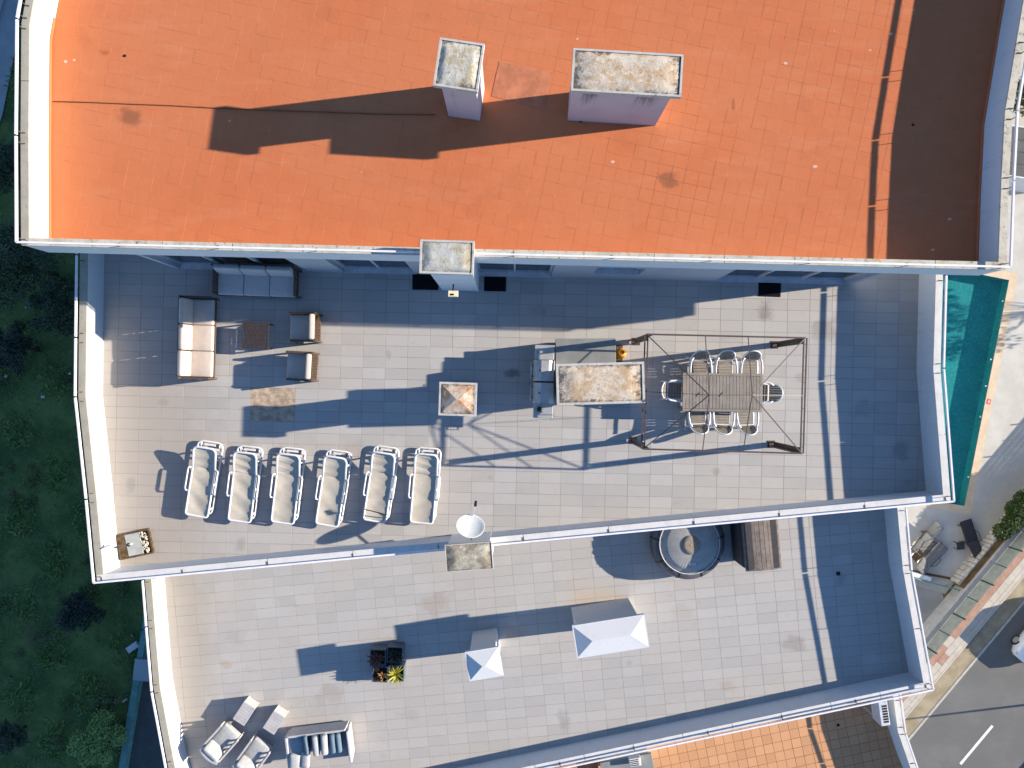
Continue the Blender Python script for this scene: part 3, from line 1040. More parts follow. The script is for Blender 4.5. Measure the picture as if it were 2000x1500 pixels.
def sofa(name, label, n, px, py, rz, cush, group):
    """wicker seat of n places, facing local -Y, centre of the footprint at the origin"""
    w, d = 0.70 * n + 0.06, 0.80
    t = thing(name, label, 'sofa' if n > 1 else 'armchair', (*P(px, py, ZM), ZM), rz, group)
    f = MB()
    for sx in (-1, 1):
        x = sx * (w / 2 - 0.02)
        for y in (-d / 2 + 0.04, d / 2 - 0.06):
            f.bar((x, y, 0.0), (x, y, 0.56 if y < 0 else 0.72), 0.045)
        f.bar((x, -d / 2 + 0.02, 0.575), (x, d / 2 - 0.03, 0.60), 0.055, 0.04)
    f.bar((-w / 2, d / 2 - 0.05, 0.73), (w / 2, d / 2 - 0.05, 0.73), 0.05)
    for y in (-d / 2 + 0.03, d / 2 - 0.06):
        f.bar((-w / 2, y, 0.22), (w / 2, y, 0.22), 0.05, 0.07)
    f.box((0, 0, 0.25), (w - 0.05, d - 0.1, 0.03))
    f.build('frame', M['wicker'], t)
    for sx in (-1, 1):
        a = MB()
        lattice(a, (sx * (w / 2 - 0.02), -d / 2 + 0.05, 0.25), (0, d - 0.12, 0), (0, 0, 0.32), 5, 3, 0.016)
        a.build('arm_panel', M['wicker'], t)
    b = MB()
    lattice(b, (-w / 2 + 0.03, d / 2 - 0.045, 0.25), (w - 0.06, 0, 0), (0, 0.02, 0.47), 5 * n, 3, 0.018)
    b.build('back_panel', M['wicker'], t)
    for i in range(n):
        x = (i - (n - 1) / 2) * 0.685
        MB().rbox((x, -0.06, 0.345), (0.675, 0.66, 0.15), 0.035, None, 0.012).build('seat_cushion', cush, t, True)
        m = Matrix.Rotation(R(-14), 4, 'X')
        MB().rbox((x, d / 2 - 0.155 + random.uniform(-0.01, 0.01), 0.60), (0.665, 0.15, 0.42), 0.05, m @ Matrix.Rotation(R(random.uniform(-1.5, 1.5)), 4, 'Y')).build('back_cushion', cush, t, True)
    return t


sofa('garden_sofa', 'beige three-seat wicker sofa in blue shade against the window wall', 3, 512, 553, R(-2.0), M['beige2'], None)
sofa('garden_sofa', 'beige three-seat wicker sofa in sunlight beside the left parapet', 3, 399, 662, R(88.5), M['beige'], None)
sofa('garden_armchair', 'wicker armchair nearer the window wall, its seat in blue shadow', 1, 604, 642, R(-91.0), M['beige'], 'wicker armchairs')
sofa('garden_armchair', 'wicker armchair just above the rust-stained floor tiles', 1, 598, 716, R(-93.0), M['beige'], 'wicker armchairs')

t = thing('coffee_table', 'square dark wicker coffee table between sunlit sofa and armchairs', 'coffee table', (*P(509, 657, ZM), ZM), R(-2.5))
f = MB()
for x in (-0.31, 0.31):
    for y in (-0.32, 0.32):
        f.bar((x, y, 0), (x, y, 0.38), 0.04)
for y in (-0.33, 0.33):
    f.bar((-0.34, y, 0.385), (0.34, y, 0.385), 0.03)
for x in (-0.33, 0.33):
    f.bar((x, -0.345, 0.386), (x, 0.345, 0.386), 0.03)
f.build('frame', M['wicker_dark'], t)
for i in range(11):
    u = -0.30 + 0.60 * i / 10
    pts = []
    for k in range(9):
        v = -0.32 + 0.64 * k / 8
        pts.append((u * (0.80 + 0.20 * (abs(v) / 0.32) ** 1.6), v, 0.39))
    s = MB()
    for a, b in zip(pts[:-1], pts[1:]):
        s.bar(a, b, 0.036, 0.012)
    s.build('slat', M['wicker_dark'], t)
for k in range(5):
    v = -0.24 + 0.12 * k
    MB().bar((-0.33, v, 0.376), (0.33, v, 0.376), 0.014, 0.01).build('cross_strand', M['wicker_dark'], t)

# ---- gazebo frame
t = thing('gazebo_frame', 'bare brown metal gazebo frame standing over the dining table', 'gazebo', (*P(1390, 768, ZM), ZM))
GZ = 1.86
gc = [P3(1262.7, 652.8, ZM + GZ), P3(1573, 660, ZM + GZ), P3(1566, 885.6, ZM + GZ), P3(1256, 877, ZM + GZ)]
gcen = sum(gc, Vector()) / 4
for i, p in enumerate(gc):
    q = p + (gcen - p) * 0.012
    mb = MB()
    s = 1 if q.x > gcen.x else -1
    r = 1 if q.y > gcen.y else -1
    # each post is two uprights joined by a sheet panel on either side of the corner
    mb.bar((q.x, q.y, ZM), (q.x, q.y, ZM + GZ - 0.02), 0.05)
    mb.bar((q.x - s * 0.11, q.y, ZM), (q.x - s * 0.11, q.y, ZM + GZ - 0.02), 0.03)
    mb.bar((q.x, q.y - r * 0.11, ZM), (q.x, q.y - r * 0.11, ZM + GZ - 0.02), 0.03)
    mb.box((q.x - s * 0.055, q.y, ZM + GZ / 2), (0.11, 0.006, GZ - 0.1))
    mb.box((q.x, q.y - r * 0.055, ZM + GZ / 2), (0.006, 0.11, GZ - 0.1))
    po = mb.build('post', M['steel_brown'], t, world=True)
    MB().box((q.x - s * 0.05, q.y - r * 0.05, ZM + 0.006), (0.2, 0.2, 0.012)).build('base_plate', M['steel_brown'], po)
for i in range(4):
    a, b = gc[i], gc[(i + 1) % 4]
    short = i in (1, 3)
    mb = MB()
    if short:
        dx = Vector((0.035, 0, 0))
        mb.bar(a + dx, b + dx, 0.03, 0.03)
        mb.bar(a - dx, b - dx, 0.03, 0.03)
        for k in range(9):
            p = a.lerp(b, (k + 0.5) / 9)
            mb.bar(p - dx, p + dx, 0.012)
    else:
        mb.bar(a, b, 0.04, 0.035)
    mb.build('beam', M['steel_brown'], t, world=True)
RZ = ZM + 2.5
ra, rb_ = P3(1385.3, 771.6, RZ), P3(1469, 771.6, RZ)
for a, b in ((gc[0], ra), (gc[3], ra), (gc[1], rb_), (gc[2], rb_)):
    MB().bar(a, b, 0.022).build('hip_rafter', M['steel_brown'], t, world=True)
tl = lambda k: gc[0].lerp(gc[1], k)
bl = lambda k: gc[3].lerp(gc[2], k)
for a, b in ((tl(0.37), ra), (bl(0.375), ra), (tl(0.64), rb_), (bl(0.63), rb_)):
    MB().bar(a, b, 0.018).build('rafter', M['steel_brown'], t, world=True)
mw, me_ = gc[0].lerp(gc[3], 0.5), gc[1].lerp(gc[2], 0.5)
MB().bar(mw, ra, 0.013).build('rafter', M['steel_brown'], t, world=True)
MB().bar(me_, rb_, 0.012).build('rafter', M['steel_brown'], t, world=True)
MB().bar(ra, rb_, 0.016).build('ridge', M['steel_brown'], t, world=True)
hk = MB()
for k, dx in ((0.28, 0.0), (0.0, 0.0)):
    pass
for px in (1362, 1407):
    p = P3(px, 771, RZ - 0.05)
    hk.bar(p + Vector((-0.04, -0.04, 0)), p + Vector((0.05, 0.05, -0.02)), 0.03, 0.02)
hk.build('hook', M['black'], t, world=True)

# ---- dining table
t = thing('dining_table', 'rectangular taupe slatted dining table under the gazebo frame', 'table', (*P(1411.5, 766.5, ZM + 0.74), ZM), R(-0.8))
TL_, TD_ = 2.08, 1.0
f = MB()
for x in (-TL_ / 2 + 0.09, TL_ / 2 - 0.09):
    for y in (-TD_ / 2 + 0.09, TD_ / 2 - 0.09):
        f.bar((x, y, 0), (x, y, 0.70), 0.07)
for y in (-TD_ / 2 + 0.035, TD_ / 2 - 0.035):
    f.rbox((0, y, 0.725), (TL_, 0.068, 0.035), 0.012)
f.box((0, 0, 0.685), (TL_ - 0.2, 0.06, 0.03))
for y in (-TD_ / 2 + 0.1, TD_ / 2 - 0.1):
    f.box((0, y, 0.675), (TL_ - 0.2, 0.03, 0.06))
f.build('frame', M['slat_table'], t)
ns = 24
for i in range(ns):
    w = TL_ / ns
    MB().rbox((-TL_ / 2 + w * (i + 0.5), 0, 0.727 + random.uniform(-0.001, 0.001)), (w - 0.010, TD_ - 0.15, 0.03), 0.004).build('slat', M['slat_table'], t)


def make_chair(label):
    """white resin armchair with taupe slatted seat and back, front towards +Y"""
    t = thing('garden_chair', label, 'chair', (0, 0, ZM), 0, 'dining chairs')
    f = MB()
    for s in (-1, 1):
        # arm loop: front leg, arm, back upright
        f.tube([(s * 0.255, 0.235, 0.0), (s * 0.265, 0.24, 0.40), (s * 0.272, 0.225, 0.60), (s * 0.275, 0.16, 0.655), (s * 0.27, -0.02, 0.665), (s * 0.25, -0.17, 0.675), (s * 0.20, -0.255, 0.70)], 0.024, 8)
        f.tube([(s * 0.215, -0.24, 0.44), (s * 0.245, -0.30, 0.0)], 0.022, 8)
        f.tube([(s * 0.245, 0.20, 0.42), (s * 0.225, -0.20, 0.41)], 0.016, 6)
    f.build('frame', M['white_plastic'], t, True)
    a = []
    for k in range(13):
        q = math.pi * k / 12
        a.append((0.235 * math.cos(q), -0.215 - 0.22 * math.sin(q) ** 0.8, 0.47 + 0.37 * math.sin(q) ** 0.55))
    MB().tube(a, 0.017, 8).build('back_frame', M['white_plastic'], t, True)
    s = MB()
    s.rbox((0, 0.02, 0.425), (0.46, 0.46, 0.022), 0.01)
    sr = MB()
    for y, h in ((0.235, 0.03), (-0.2, 0.03)):
        sr.rbox((0, y, 0.435), (0.44, h, 0.026), 0.01)
    for x in (-0.215, 0.215):
        sr.rbox((x, 0.02, 0.436), (0.026, 0.42, 0.026), 0.01)
    se = sr.build('seat', M['white_plastic'], t)
    for k in range(6):
        MB().rbox((0, -0.155 + 0.072 * k, 0.440 - 0.004 * math.sin(math.pi * k / 5)), (0.405, 0.062, 0.016), 0.006).build('slat', M['taupe'], se)
    for k in range(7):
        x = -0.186 + 0.062 * k
        q = math.acos(max(-1, min(1, x / 0.225)))
        zt = 0.47 + 0.365 * math.sin(q) ** 0.55
        yt = -0.222 - 0.215 * math.sin(q) ** 0.8
        MB().bar((x, -0.225, 0.47), (x, yt, zt), 0.056, 0.012, (0, 1, 0)).build('back_slat', M['taupe'], t)
    return t


chairs = [
    (1364, 718, 180, 'white chair with taupe slats, window side of dining table, nearest the chimney'),
    (1413, 718, 180, 'white chair with taupe slats, window side of dining table, middle of three'),
    (1462, 719, 178, 'white chair with taupe slats, window side of dining table, farthest from chimney'),
    (1361, 813, 2, 'white chair with taupe slats, lounger side of dining table, nearest the chimney'),
    (1408, 814, -2, 'white chair with taupe slats, lounger side of dining table, middle of three'),
    (1454, 815, 3, 'white chair with taupe slats, lounger side of dining table, farthest from chimney'),
    (1318, 763, -92, 'white chair with dark shaded seat at table end beside the big chimney'),
    (1484, 767, 88, 'white chair at the table end away from the chimney'),
]
c0 = make_chair(chairs[0][3])
for i, (px, py, rz, lab) in enumerate(chairs):
    loc = (*P(px, py, ZM + 0.4), ZM)
    if i == 0:
        c0.location = loc
        c0.rotation_euler = (0, 0, R(rz))
    else:
        dup(c0, loc, R(rz), lab)

# ---- barbecue, worktop, gas bottle
t = thing('gas_barbecue', 'stainless steel barbecue with two hoods beside the big chimney', 'barbecue', (*P(1062, 746, ZM + 0.9), ZM), R(-1.5))
b = MB()
b.rbox((0, 0, 0.44), (0.50, 1.10, 0.80), 0.02)
b.build('cabinet', M['cabinet'], t)
for y in (-0.285, 0.285):
    h = MB()
    prof = [(-0.27, 0.84), (-0.275, 0.95), (-0.20, 1.07), (-0.08, 1.12), (0.12, 1.12), (0.24, 1.05), (0.27, 0.92), (0.27, 0.84)]
    n = len(prof)
    vs_ = [(x, y + s * 0.265, z) for s in (-1, 1) for x, z in prof]
    h.add(vs_, [tuple(range(n)), tuple(range(2 * n - 1, n - 1, -1))] + [(i, n + i, n + (i + 1) % n, (i + 1) % n) for i in range(n)])
    ho = h.build('hood', M['inox'], t)
    MB().tube([(-0.27, y - 0.2, 0.99), (-0.335, y - 0.19, 1.0), (-0.335, y + 0.19, 1.0), (-0.27, y + 0.2, 0.99)], 0.013, 8).build('handle', M['inox'], ho, True)
    MB().lathe([(0.022, 0), (0.022, 0.012)], 12, (-0.12, y, 1.119)).build('gauge', M['black'], ho)
for k in range(4):
    m = Matrix.Translation((-0.26, -0.4 + 0.27 * k, 0.79)) @ Matrix.Rotation(R(-90), 4, 'Y')
    MB(m).lathe([(0.028, 0.0), (0.028, 0.03), (0.02, 0.04)], 12).build('knob', M['black'], t)
sh = MB().rbox((0.0, 0.76, 0.875), (0.50, 0.38, 0.03), 0.01).build('side_shelf', M['inox'], t)
MB().lathe([(0.018, 0), (0.018, 0.01)], 10, (-0.16, 0.76, 0.891)).build('bolt', M['black'], sh)
sh = MB().rbox((0.0, -0.75, 0.875), (0.50, 0.36, 0.03), 0.01).build('side_burner', M['inox'], t)
g_ = MB()
for k in range(4):
    a = math.pi * k / 4
    g_.bar((-0.09 + 0.1 * math.cos(a), -0.70 + 0.1 * math.sin(a), 0.90), (-0.09 - 0.1 * math.cos(a), -0.70 - 0.1 * math.sin(a), 0.90), 0.012)
g_.lathe([(0.06, 0.891), (0.06, 0.897)], 16, (-0.09, -0.70, 0))
g_.build('burner_grate', M['black'], sh)
MB().tube([(-0.14, -0.93, 0.875), (-0.14, -0.995, 0.875), (0.14, -0.995, 0.875), (0.14, -0.93, 0.875)], 0.009, 6).build('towel_bar', M['inox'], sh, True)

t = thing('outdoor_counter', 'low grey worktop counter behind the big chimney', 'counter', (*P(1144, 690, ZM + 0.88), ZM), R(0.6))
MB().rbox((0, -0.02, 0.87), (1.55, 0.80, 0.04), 0.008).build('worktop', M['worktop'], t)
c_ = MB()
c_.box((0, -0.02, 0.44), (1.48, 0.72, 0.82))
ca = c_.build('cabinet', M['cabinet'], t)
for k in range(3):
    MB().box((-0.49 + 0.49 * k, 0.347, 0.45), (0.47, 0.02, 0.74)).build('door', M['worktop'], ca)

x, y = P(1213, 690, ZM + 0.5)
t = thing('gas_bottle', 'yellow gas bottle standing on dark wooden stand by the counter', 'gas bottle', (x + 0.02, y, ZM + 0.06))
MB().lathe([(0.10, 0.0), (0.125, 0.02), (0.135, 0.06), (0.135, 0.36), (0.12, 0.43), (0.07, 0.475), (0.03, 0.485)], 24).build('body', M['yellow'], t, True)
c_ = MB()
for k in range(20):
    a0, a1 = 2 * math.pi * k / 24, 2 * math.pi * (k + 1) / 24
    c_.bar((0.095 * math.cos(a0), 0.095 * math.sin(a0), 0.53), (0.095 * math.cos(a1), 0.095 * math.sin(a1), 0.53), 0.012, 0.12)
c_.build('collar', M['yellow'], t)
MB().lathe([(0.022, 0.47), (0.022, 0.53), (0.035, 0.535), (0.035, 0.56)], 12).build('valve', M['wood'], t)
t = thing('wooden_stand', 'small dark wooden stand under the yellow gas bottle', 'stand', (x - 0.02, y, ZM), 0)
for k in range(3):
    MB().rbox((-0.09 + 0.09 * k, 0, 0.045), (0.084, 0.46, 0.025), 0.005).build('board', M['wood'], t)
for yy in (-0.18, 0.18):
    MB().box((0, yy, 0.016), (0.26, 0.05, 0.031)).build('bearer', M['wood'], t)


# ---- sun loungers
def make_lounger(label):
    """white resin lounger, head end towards +Y, with beige sling"""
    t = thing('sun_lounger', label, 'sun lounger', (0, 0, ZM), 0, 'white sun loungers')

    rise = random.uniform(-0.04, 0.07)

    def loop(x, y0, y1, z0, z1, r, n=4):
        pts = []
        for (cx, cy, a0) in ((x - r, y1 - r, 0), (-x + r, y1 - r, 90), (-x + r, y0 + r, 180), (x - r, y0 + r, 270)):
            for k in range(n + 1):
                a = R(a0 + 90 * k / n)
                xx, yy = cx + r * math.cos(a), cy + r * math.sin(a)
                pts.append((xx, yy, z0 + (z1 - z0) * (yy - y0) / (y1 - y0)))
        return pts
    # bed rails
    b = MB()
    pts = loop(0.30, -0.92, 0.40, 0.26, 0.275, 0.08)
    b.tube([(-0.30, 0.40, 0.275)] + pts[10:] + [(0.30, 0.40, 0.275)], 0.027, 8)
    b.build('bed_frame', M['white_plastic'], t, True)
    b = MB()
    pts = loop(0.295, 0.30, 0.93, 0.285, 0.44 + rise, 0.12)
    b.tube([(0.30, 0.34, 0.29)] + pts[:10] + [(-0.30, 0.34, 0.29)], 0.029, 8)
    b.build('back_frame', M['white_plastic'], t, True)
    # sling: one sagging sheet in two stretches
    def sling(x, y0, y1, z0, z1, nm):
        s = MB()
        nx, ny = 10, 18
        vs_, fs = [], []
        ph, amp = random.uniform(0, 6), random.uniform(0.6, 1.5)
        for j in range(ny + 1):
            for i in range(nx + 1):
                u, v = i / nx * 2 - 1, j / ny
                zz = z0 + (z1 - z0) * v - 0.028 * (1 - u * u) + amp * (0.010 * math.sin(v * 15 + ph + u * 2.1 * math.sin(ph)) * (1 - u * u) + 0.006 * math.sin(v * 37 + ph * 3 + u * 4) * (0.4 + 0.6 * abs(u)))
                vs_.append((u * x, y0 + (y1 - y0) * v, zz))
        m = len(vs_)
        vs_ += [(p[0], p[1], p[2] - 0.006) for p in vs_]
        for j in range(ny):
            for i in range(nx):
                q = j * (nx + 1) + i
                fs.append((q, q + 1, q + nx + 2, q + nx + 1))
                fs.append((m + q + nx + 1, m + q + nx + 2, m + q + 1, m + q))
        s.add(vs_, fs)
        s.build(nm, M['sling'], t, True)
    sling(0.275, -0.895, 0.375, 0.265, 0.285, 'sling')
    sling(0.268, 0.38, 0.905, 0.292, 0.435 + rise, 'head_sling')
    # chassis near the floor
    c = MB()
    c.tube(loop(0.335, -0.86, 1.06, 0.09, 0.11, 0.14), 0.026, 8, True)
    c.build('chassis', M['white_plastic'], t, True)
    for s in (-1, 1):
        for yy, lx in ((-0.72, 0.30), (-0.05, 0.31), (0.72, 0.31)):
            l = MB()
            l.tube([(s * 0.30, yy, 0.26), (s * lx, yy + 0.03, 0.11), (s * (lx + 0.005), yy + 0.04, 0.0)], 0.024, 8)
            l.build('leg', M['white_plastic'], t, True)
        a = MB()
        a.tube([(s * 0.31, 0.36, 0.30), (s * 0.385, 0.35, 0.325), (s * 0.395, 0.30, 0.33), (s * 0.395, -0.20, 0.33), (s * 0.385, -0.26, 0.32), (s * 0.32, -0.30, 0.20)], 0.021, 8)
        a.build('armrest', M['white_plastic'], t, True)
        w = MB(Matrix.Translation((s * 0.25, 0.98, 0.07)) @ Matrix.Rotation(R(90), 4, 'Y'))
        w.lathe([(0.065, -0.018), (0.07, -0.012), (0.07, 0.012), (0.065, 0.018)], 18)
        w.build('wheel', M['white_plastic'], t, True)
    for k, yy in enumerate((0.60, 0.74, 0.88)):
        MB().bar((-0.30, yy, 0.10), (0.30, yy, 0.10), 0.055, 0.02).build('cross_bar', M['white_plastic'], t)
    MB().box((0, 0.99, 0.14), (0.30, 0.05, 0.03)).build('handle', M['white_plastic'], t)
    return t


sl = NT('sling_fabric')
c = sl.mix(sl.ramp(sl.noise(3.0, 6.0), 0.35, 0.7), (0.40, 0.36, 0.295), (0.47, 0.425, 0.35))
c = sl.mix(sl.math('MULTIPLY', sl.ramp(sl.noise(8.0, 6.0, 0.7), 0.55, 0.72), 0.35), c, (0.33, 0.27, 0.20))
sl.bump(sl.noise(220.0, 2.0), 0.3, 0.003)
M['sling'] = sl.done(c, 0.9, 0.1)
lng = [(395, 941, -9.5, 'leftmost of the six white sun loungers, nearest the left parapet'),
       (476, 951, -7.0, 'second white sun lounger from the left parapet'),
       (560, 954, -7.0, 'third white sun lounger from the left parapet'),
       (649, 959, -9.0, 'fourth white sun lounger from the left parapet'),
       (742, 951, -9.0, 'fifth white sun lounger from the left parapet, dark strap near its foot'),
       (829, 954, -5.0, 'rightmost of the six white sun loungers, nearest the satellite dish')]
for i, (px, py, rz, lab) in enumerate(lng):
    o = make_lounger(lab)
    o.location = (*P(px, py, ZM + 0.25), ZM)
    o.rotation_euler = (0, 0, R(rz))
    if i == 4:
        MB().tube([(-0.31, -0.64, 0.295), (-0.1, -0.66, 0.262), (0.1, -0.68, 0.260), (0.31, -0.70, 0.295)], 0.009, 6).build('strap', M['black'], o)

# ---- satellite dish
DZ = ZM + 1.25
dc = P3(919, 1027, DZ)
t = thing('satellite_dish', 'white satellite dish on a pole above the parapet', 'satellite dish', (dc.x + 0.02, dc.y - 0.38, CM))
nrm = Vector((0.12, 0.72, 0.67)).normalized()
q = nrm.to_track_quat('Z', 'Y').to_matrix().to_4x4()
Md = Matrix.Translation(dc) @ q
d = MB(Md)
prof = [(0.0015, -0.075), (0.10, -0.070), (0.20, -0.054), (0.29, -0.027), (0.355, 0.0), (0.362, 0.0), (0.362, -0.012), (0.29, -0.040), (0.20, -0.066), (0.10, -0.082), (0.0015, -0.087)]
d.lathe(prof, 40)
d.build('reflector', M['dish'], t, True, world=True)
tip = P3(929, 983, DZ + 0.45)
ar = MB()
base = dc + nrm * -0.06 + Vector((0, 0.0, 0))
low = Md @ Vector((0, -0.32, -0.03))
if low.z > dc.z:
    low = Md @ Vector((0, 0.32, -0.03))
up_ = Md @ Vector((0.0, 0.34, -0.02)) if (Md @ Vector((0, 0.34, 0))).y > dc.y else Md @ Vector((0.0, -0.34, -0.02))
ar.tube([up_, tip], 0.012, 8)
arm = ar.build('arm', M['alu'], t, True, world=True)
MB().tube([tip + Vector((0.01, 0.05, 0.02)), tip, tip + Vector((-0.01, -0.07, -0.03))], 0.035, 12).build('receiver', M['black'], t, True, world=True)
pl = MB()
pl.tube([(dc.x + 0.02, dc.y - 0.38, CM + 0.0), (dc.x + 0.02, dc.y - 0.38, DZ - 0.2), (dc.x, dc.y - 0.10, DZ - 0.10)], 0.022, 8)
pl.build('pole', M['bracket'], t, True, world=True)

# ---- lamp on the facade chimney, doormats
lx, ly = P(885, 574, ZM + 2.0)
t = thing('wall_lamp', 'cream floodlight on a black arm on the shaded facade chimney', 'lamp', (lx, ly + 0.22, ZM + 1.8))
MB().rbox((0, -0.22, 0.2), (0.24, 0.15, 0.06), 0.01, Matrix.Rotation(R(-12), 4, 'X')).build('housing', M['cream'], t)
MB().box((-0.03, -0.24, 0.232), (0.10, 0.05, 0.006), 0, Matrix.Rotation(R(-12), 4, 'X')).build('bracket', M['black'], t)
MB().tube([(0, 0.02, 0.12), (0, -0.08, 0.20), (0, -0.17, 0.20)], 0.018, 8).build('arm', M['black'], t)
for (px, py, w, h, rz, lab) in ((831, 550, 0.70, 0.45, -1, 'black doormat left of the facade chimney'),
                                (967, 555, 0.59, 0.39, -1, 'black doormat right of the facade chimney'),
                                (1503, 565, 0.60, 0.40, -2, 'black doormat half in sun before the right-hand windows')):
    o = MB(Matrix.Rotation(R(rz), 4, 'Z')).rbox((0, 0, 0.009), (w, h, 0.018), 0.007).build('doormat', M['mat'])
    o.location = (*P(px, py, ZM), ZM)
    tag(o, lab, 'doormat', 'doormats')

# ---- outdoor shower tray
x, y = P(265, 1062, ZM)
t = thing('shower_tray', 'brown wooden outdoor shower tray with white pebbles in the corner', 'shower tray', (x, y, ZM), R(12.0))
for (cx, cy, sx, sy) in ((0, 0.32, 0.92, 0.045), (0, -0.32, 0.92, 0.045), (0.44, 0, 0.05, 0.60), (-0.44, 0, 0.04, 0.60)):
    MB().rbox((cx, cy, 0.035), (sx, sy, 0.07), 0.006).build('rim', M['wood'], t)
MB().box((0, 0, 0.012), (0.86, 0.60, 0.022)).build('base', M['wood'], t)
for k in range(2):
    MB().rbox((-0.37 + 0.095 * k, 0, 0.04), (0.088, 0.59, 0.03), 0.005).build('board', M['wood'], t)
MB().rbox((-0.02, 0, 0.042), (0.40, 0.585, 0.035), 0.006).build('standing_panel', M['traygrey'], t)
for k in range(46):
    px, py = random.uniform(0.19, 0.36), random.uniform(-0.27, 0.27)
    r = random.uniform(0.016, 0.032)
    m = MB(Matrix.Translation((px, py, 0.03 + r * 0.5 + random.uniform(0, 0.02))) @ Matrix.Rotation(random.uniform(0, 3), 4, 'Z') @ Matrix.Diagonal((1.3, 1, 0.7, 1)))
    m.lathe([(r * 0.3, -r * 0.9), (r * 0.85, -r * 0.5), (r, 0), (r * 0.85, r * 0.5), (r * 0.3, r * 0.9)], 8)
    m.build('pebble', M['pebble'], t, True)
sx_, sy_ = P(226, 1068, ZM + 0.8)
t = thing('outdoor_shower', 'dark shower arm reaching from the left parapet over the wooden tray', 'shower', (sx_ + 0.02, sy_, ZM + 0.5))
MB().tube([(0, 0, 0.0), (0, 0, 0.42), (0.03, 0.01, 0.46), (0.36, 0.08, 0.47)], 0.016, 8).build('pipe', M['bracket'], t, True)
MB().lathe([(0.02, 0.49), (0.025, 0.46), (0.05, 0.44), (0.05, 0.43)], 14, (0.38, 0.083, 0)).build('shower_head', M['black'], t, True)
MB().tube([(0.40, 0.09, 0.47), (0.50, 0.12, 0.46)], 0.022, 8).build('handset', M['cream'], t, True)

# ---- orange roof cable
pts = [P3(x, y, ZT + 0.012) for x, y in ((104, 198), (180, 200), (250, 203), (330, 206), (420, 211), (520, 215), (640, 219), (750, 223), (850, 224))]
tag(MB().tube(pts, 0.011, 6).build('roof_cable', M['cable'], None, True), 'thin dark cable lying across the orange roof to the small chimney', 'cable')

# ---- hot tub
tx_, ty_ = P(1344, 1060, ZL + 0.5)
t = thing('hot_tub', 'round inflatable hot tub with pleated pale cover beside the parapet', 'hot tub', (tx_, ty_, ZL))
prof = [(0.98, 0.0)]
for k in range(9):
    a = -90 + 180 * k / 8
    prof.append((0.94 + 0.17 * math.cos(R(a)), 0.34 + 0.33 * math.sin(R(a))))
prof += [(0.80, 0.67), (0.78, 0.60)]
MB().lathe(prof, 48).build('tub_wall', M['tub_dark'], t, True)
wav = lambda r, a: 0.003 * math.sin(a * 45 + 0.6 * math.sin(a * 3)) * max(0, min(1, (r - 0.30) * 4)) * max(0.0, min(1, (0.80 - r) * 8))
lid = [(0.86, 0.63), (0.865, 0.665), (0.83, 0.69), (0.76, 0.70), (0.74, 0.725), (0.66, 0.745), (0.55, 0.77), (0.42, 0.795), (0.30, 0.81), (0.27, 0.815), (0.12, 0.822), (0.01, 0.824)]
co = MB().lathe(lid, 180, (0, 0, 0), 0, wav).build('cover', M['tub_lid'], t, True)
MB().lathe([(0.285, 0.80), (0.285, 0.822), (0.15, 0.832), (0.01, 0.834)], 36).build('cover_disc', M['tub_disc'], co, True)
MB().lathe([(0.02, 0.83), (0.02, 0.842), (0.012, 0.846)], 10).build('valve', M['yellow'], co)
for k in range(9):
    a = math.pi * 2 * (k + 0.3) / 9
    c_, s_ = math.cos(a), math.sin(a)
    b = MB()
    b.bar((0.84 * c_, 0.84 * s_, 0.69), (1.02 * c_, 1.02 * s_, 0.66), 0.035, 0.008)
    b.bar((1.02 * c_, 1.02 * s_, 0.66), (1.125 * c_, 1.125 * s_, 0.40), 0.035, 0.008)
    b.build('strap', M['black'], co)
lbl = MB(Matrix.Translation((0.06, -0.56, 0.775)) @ Matrix.Rotation(R(5), 4, 'Z') @ Matrix.Rotation(R(6), 4, 'X'))
lbl.box((0, 0, 0), (0.20, 0.022, 0.003))
for k in range(6):
    lbl.box((-0.075 + 0.032 * k, -0.035, 0), (0.007, 0.05, 0.003))
lbl.build('printed_label', M['white_plastic'], co)
# beige inner roll of the tub, showing as a pale crescent
MB().lathe([(0.90, 0.655), (0.905, 0.69), (0.89, 0.70), (0.87, 0.69), (0.87, 0.655)], 60, (0, 0, 0), 0, lambda r, a: 0.012 * math.sin(a * 23)).build('seam', M['lounge_white'], t, True)

x, y = P(1487, 1054, ZL + 1.3)
t = thing('garden_storage_box', 'large brown slatted storage box with curved lid beside the hot tub', 'storage box', (x, y, ZL), R(5.0))
BW, BD, BH = 1.0, 1.75, 1.34
b = MB()
b.rbox((0, 0, BH / 2), (BW - 0.06, BD - 0.06, BH), 0.03)
bo = b.build('body', M['box_dark'], t)
ns = 9
R0 = 0.62
FLAT = 0.2
for k in range(ns):
    a0 = -54 + 108 * k / ns
    a1 = -54 + 108 * (k + 1) / ns
    am = (a0 + a1) / 2
    cx, cz = R0 * math.sin(R(am)), BH - R0 * math.cos(R(54)) + R0 * math.cos(R(am)) * FLAT + 0.24
    m = Matrix.Rotation(R(am * FLAT), 4, 'Y')
    MB().rbox((cx, 0, cz), (R0 * R(108) / ns * 0.93, BD, 0.025), 0.008, m).build('lid_slat', M['box_slat'], t)
for s in (-1, 1):
    e = MB()
    poly = [(-0.5, BH - 0.02), (0.5, BH - 0.02)] + [(R0 * math.sin(R(q)), BH - R0 * math.cos(R(54)) + R0 * math.cos(R(q)) * FLAT + 0.215) for q in (50, 30, 10, -10, -30, -50)]
    n = len(poly)
    vs_ = [(px, s * (BD / 2 - 0.06) + d_, pz) for d_ in (-0.015, 0.015) for px, pz in poly]
    e.add(vs_, [tuple(range(n)), tuple(range(2 * n - 1, n - 1, -1))] + [(i, n + i, n + (i + 1) % n, (i + 1) % n) for i in range(n)])
    e.build('lid_end', M['box_slat'], t)
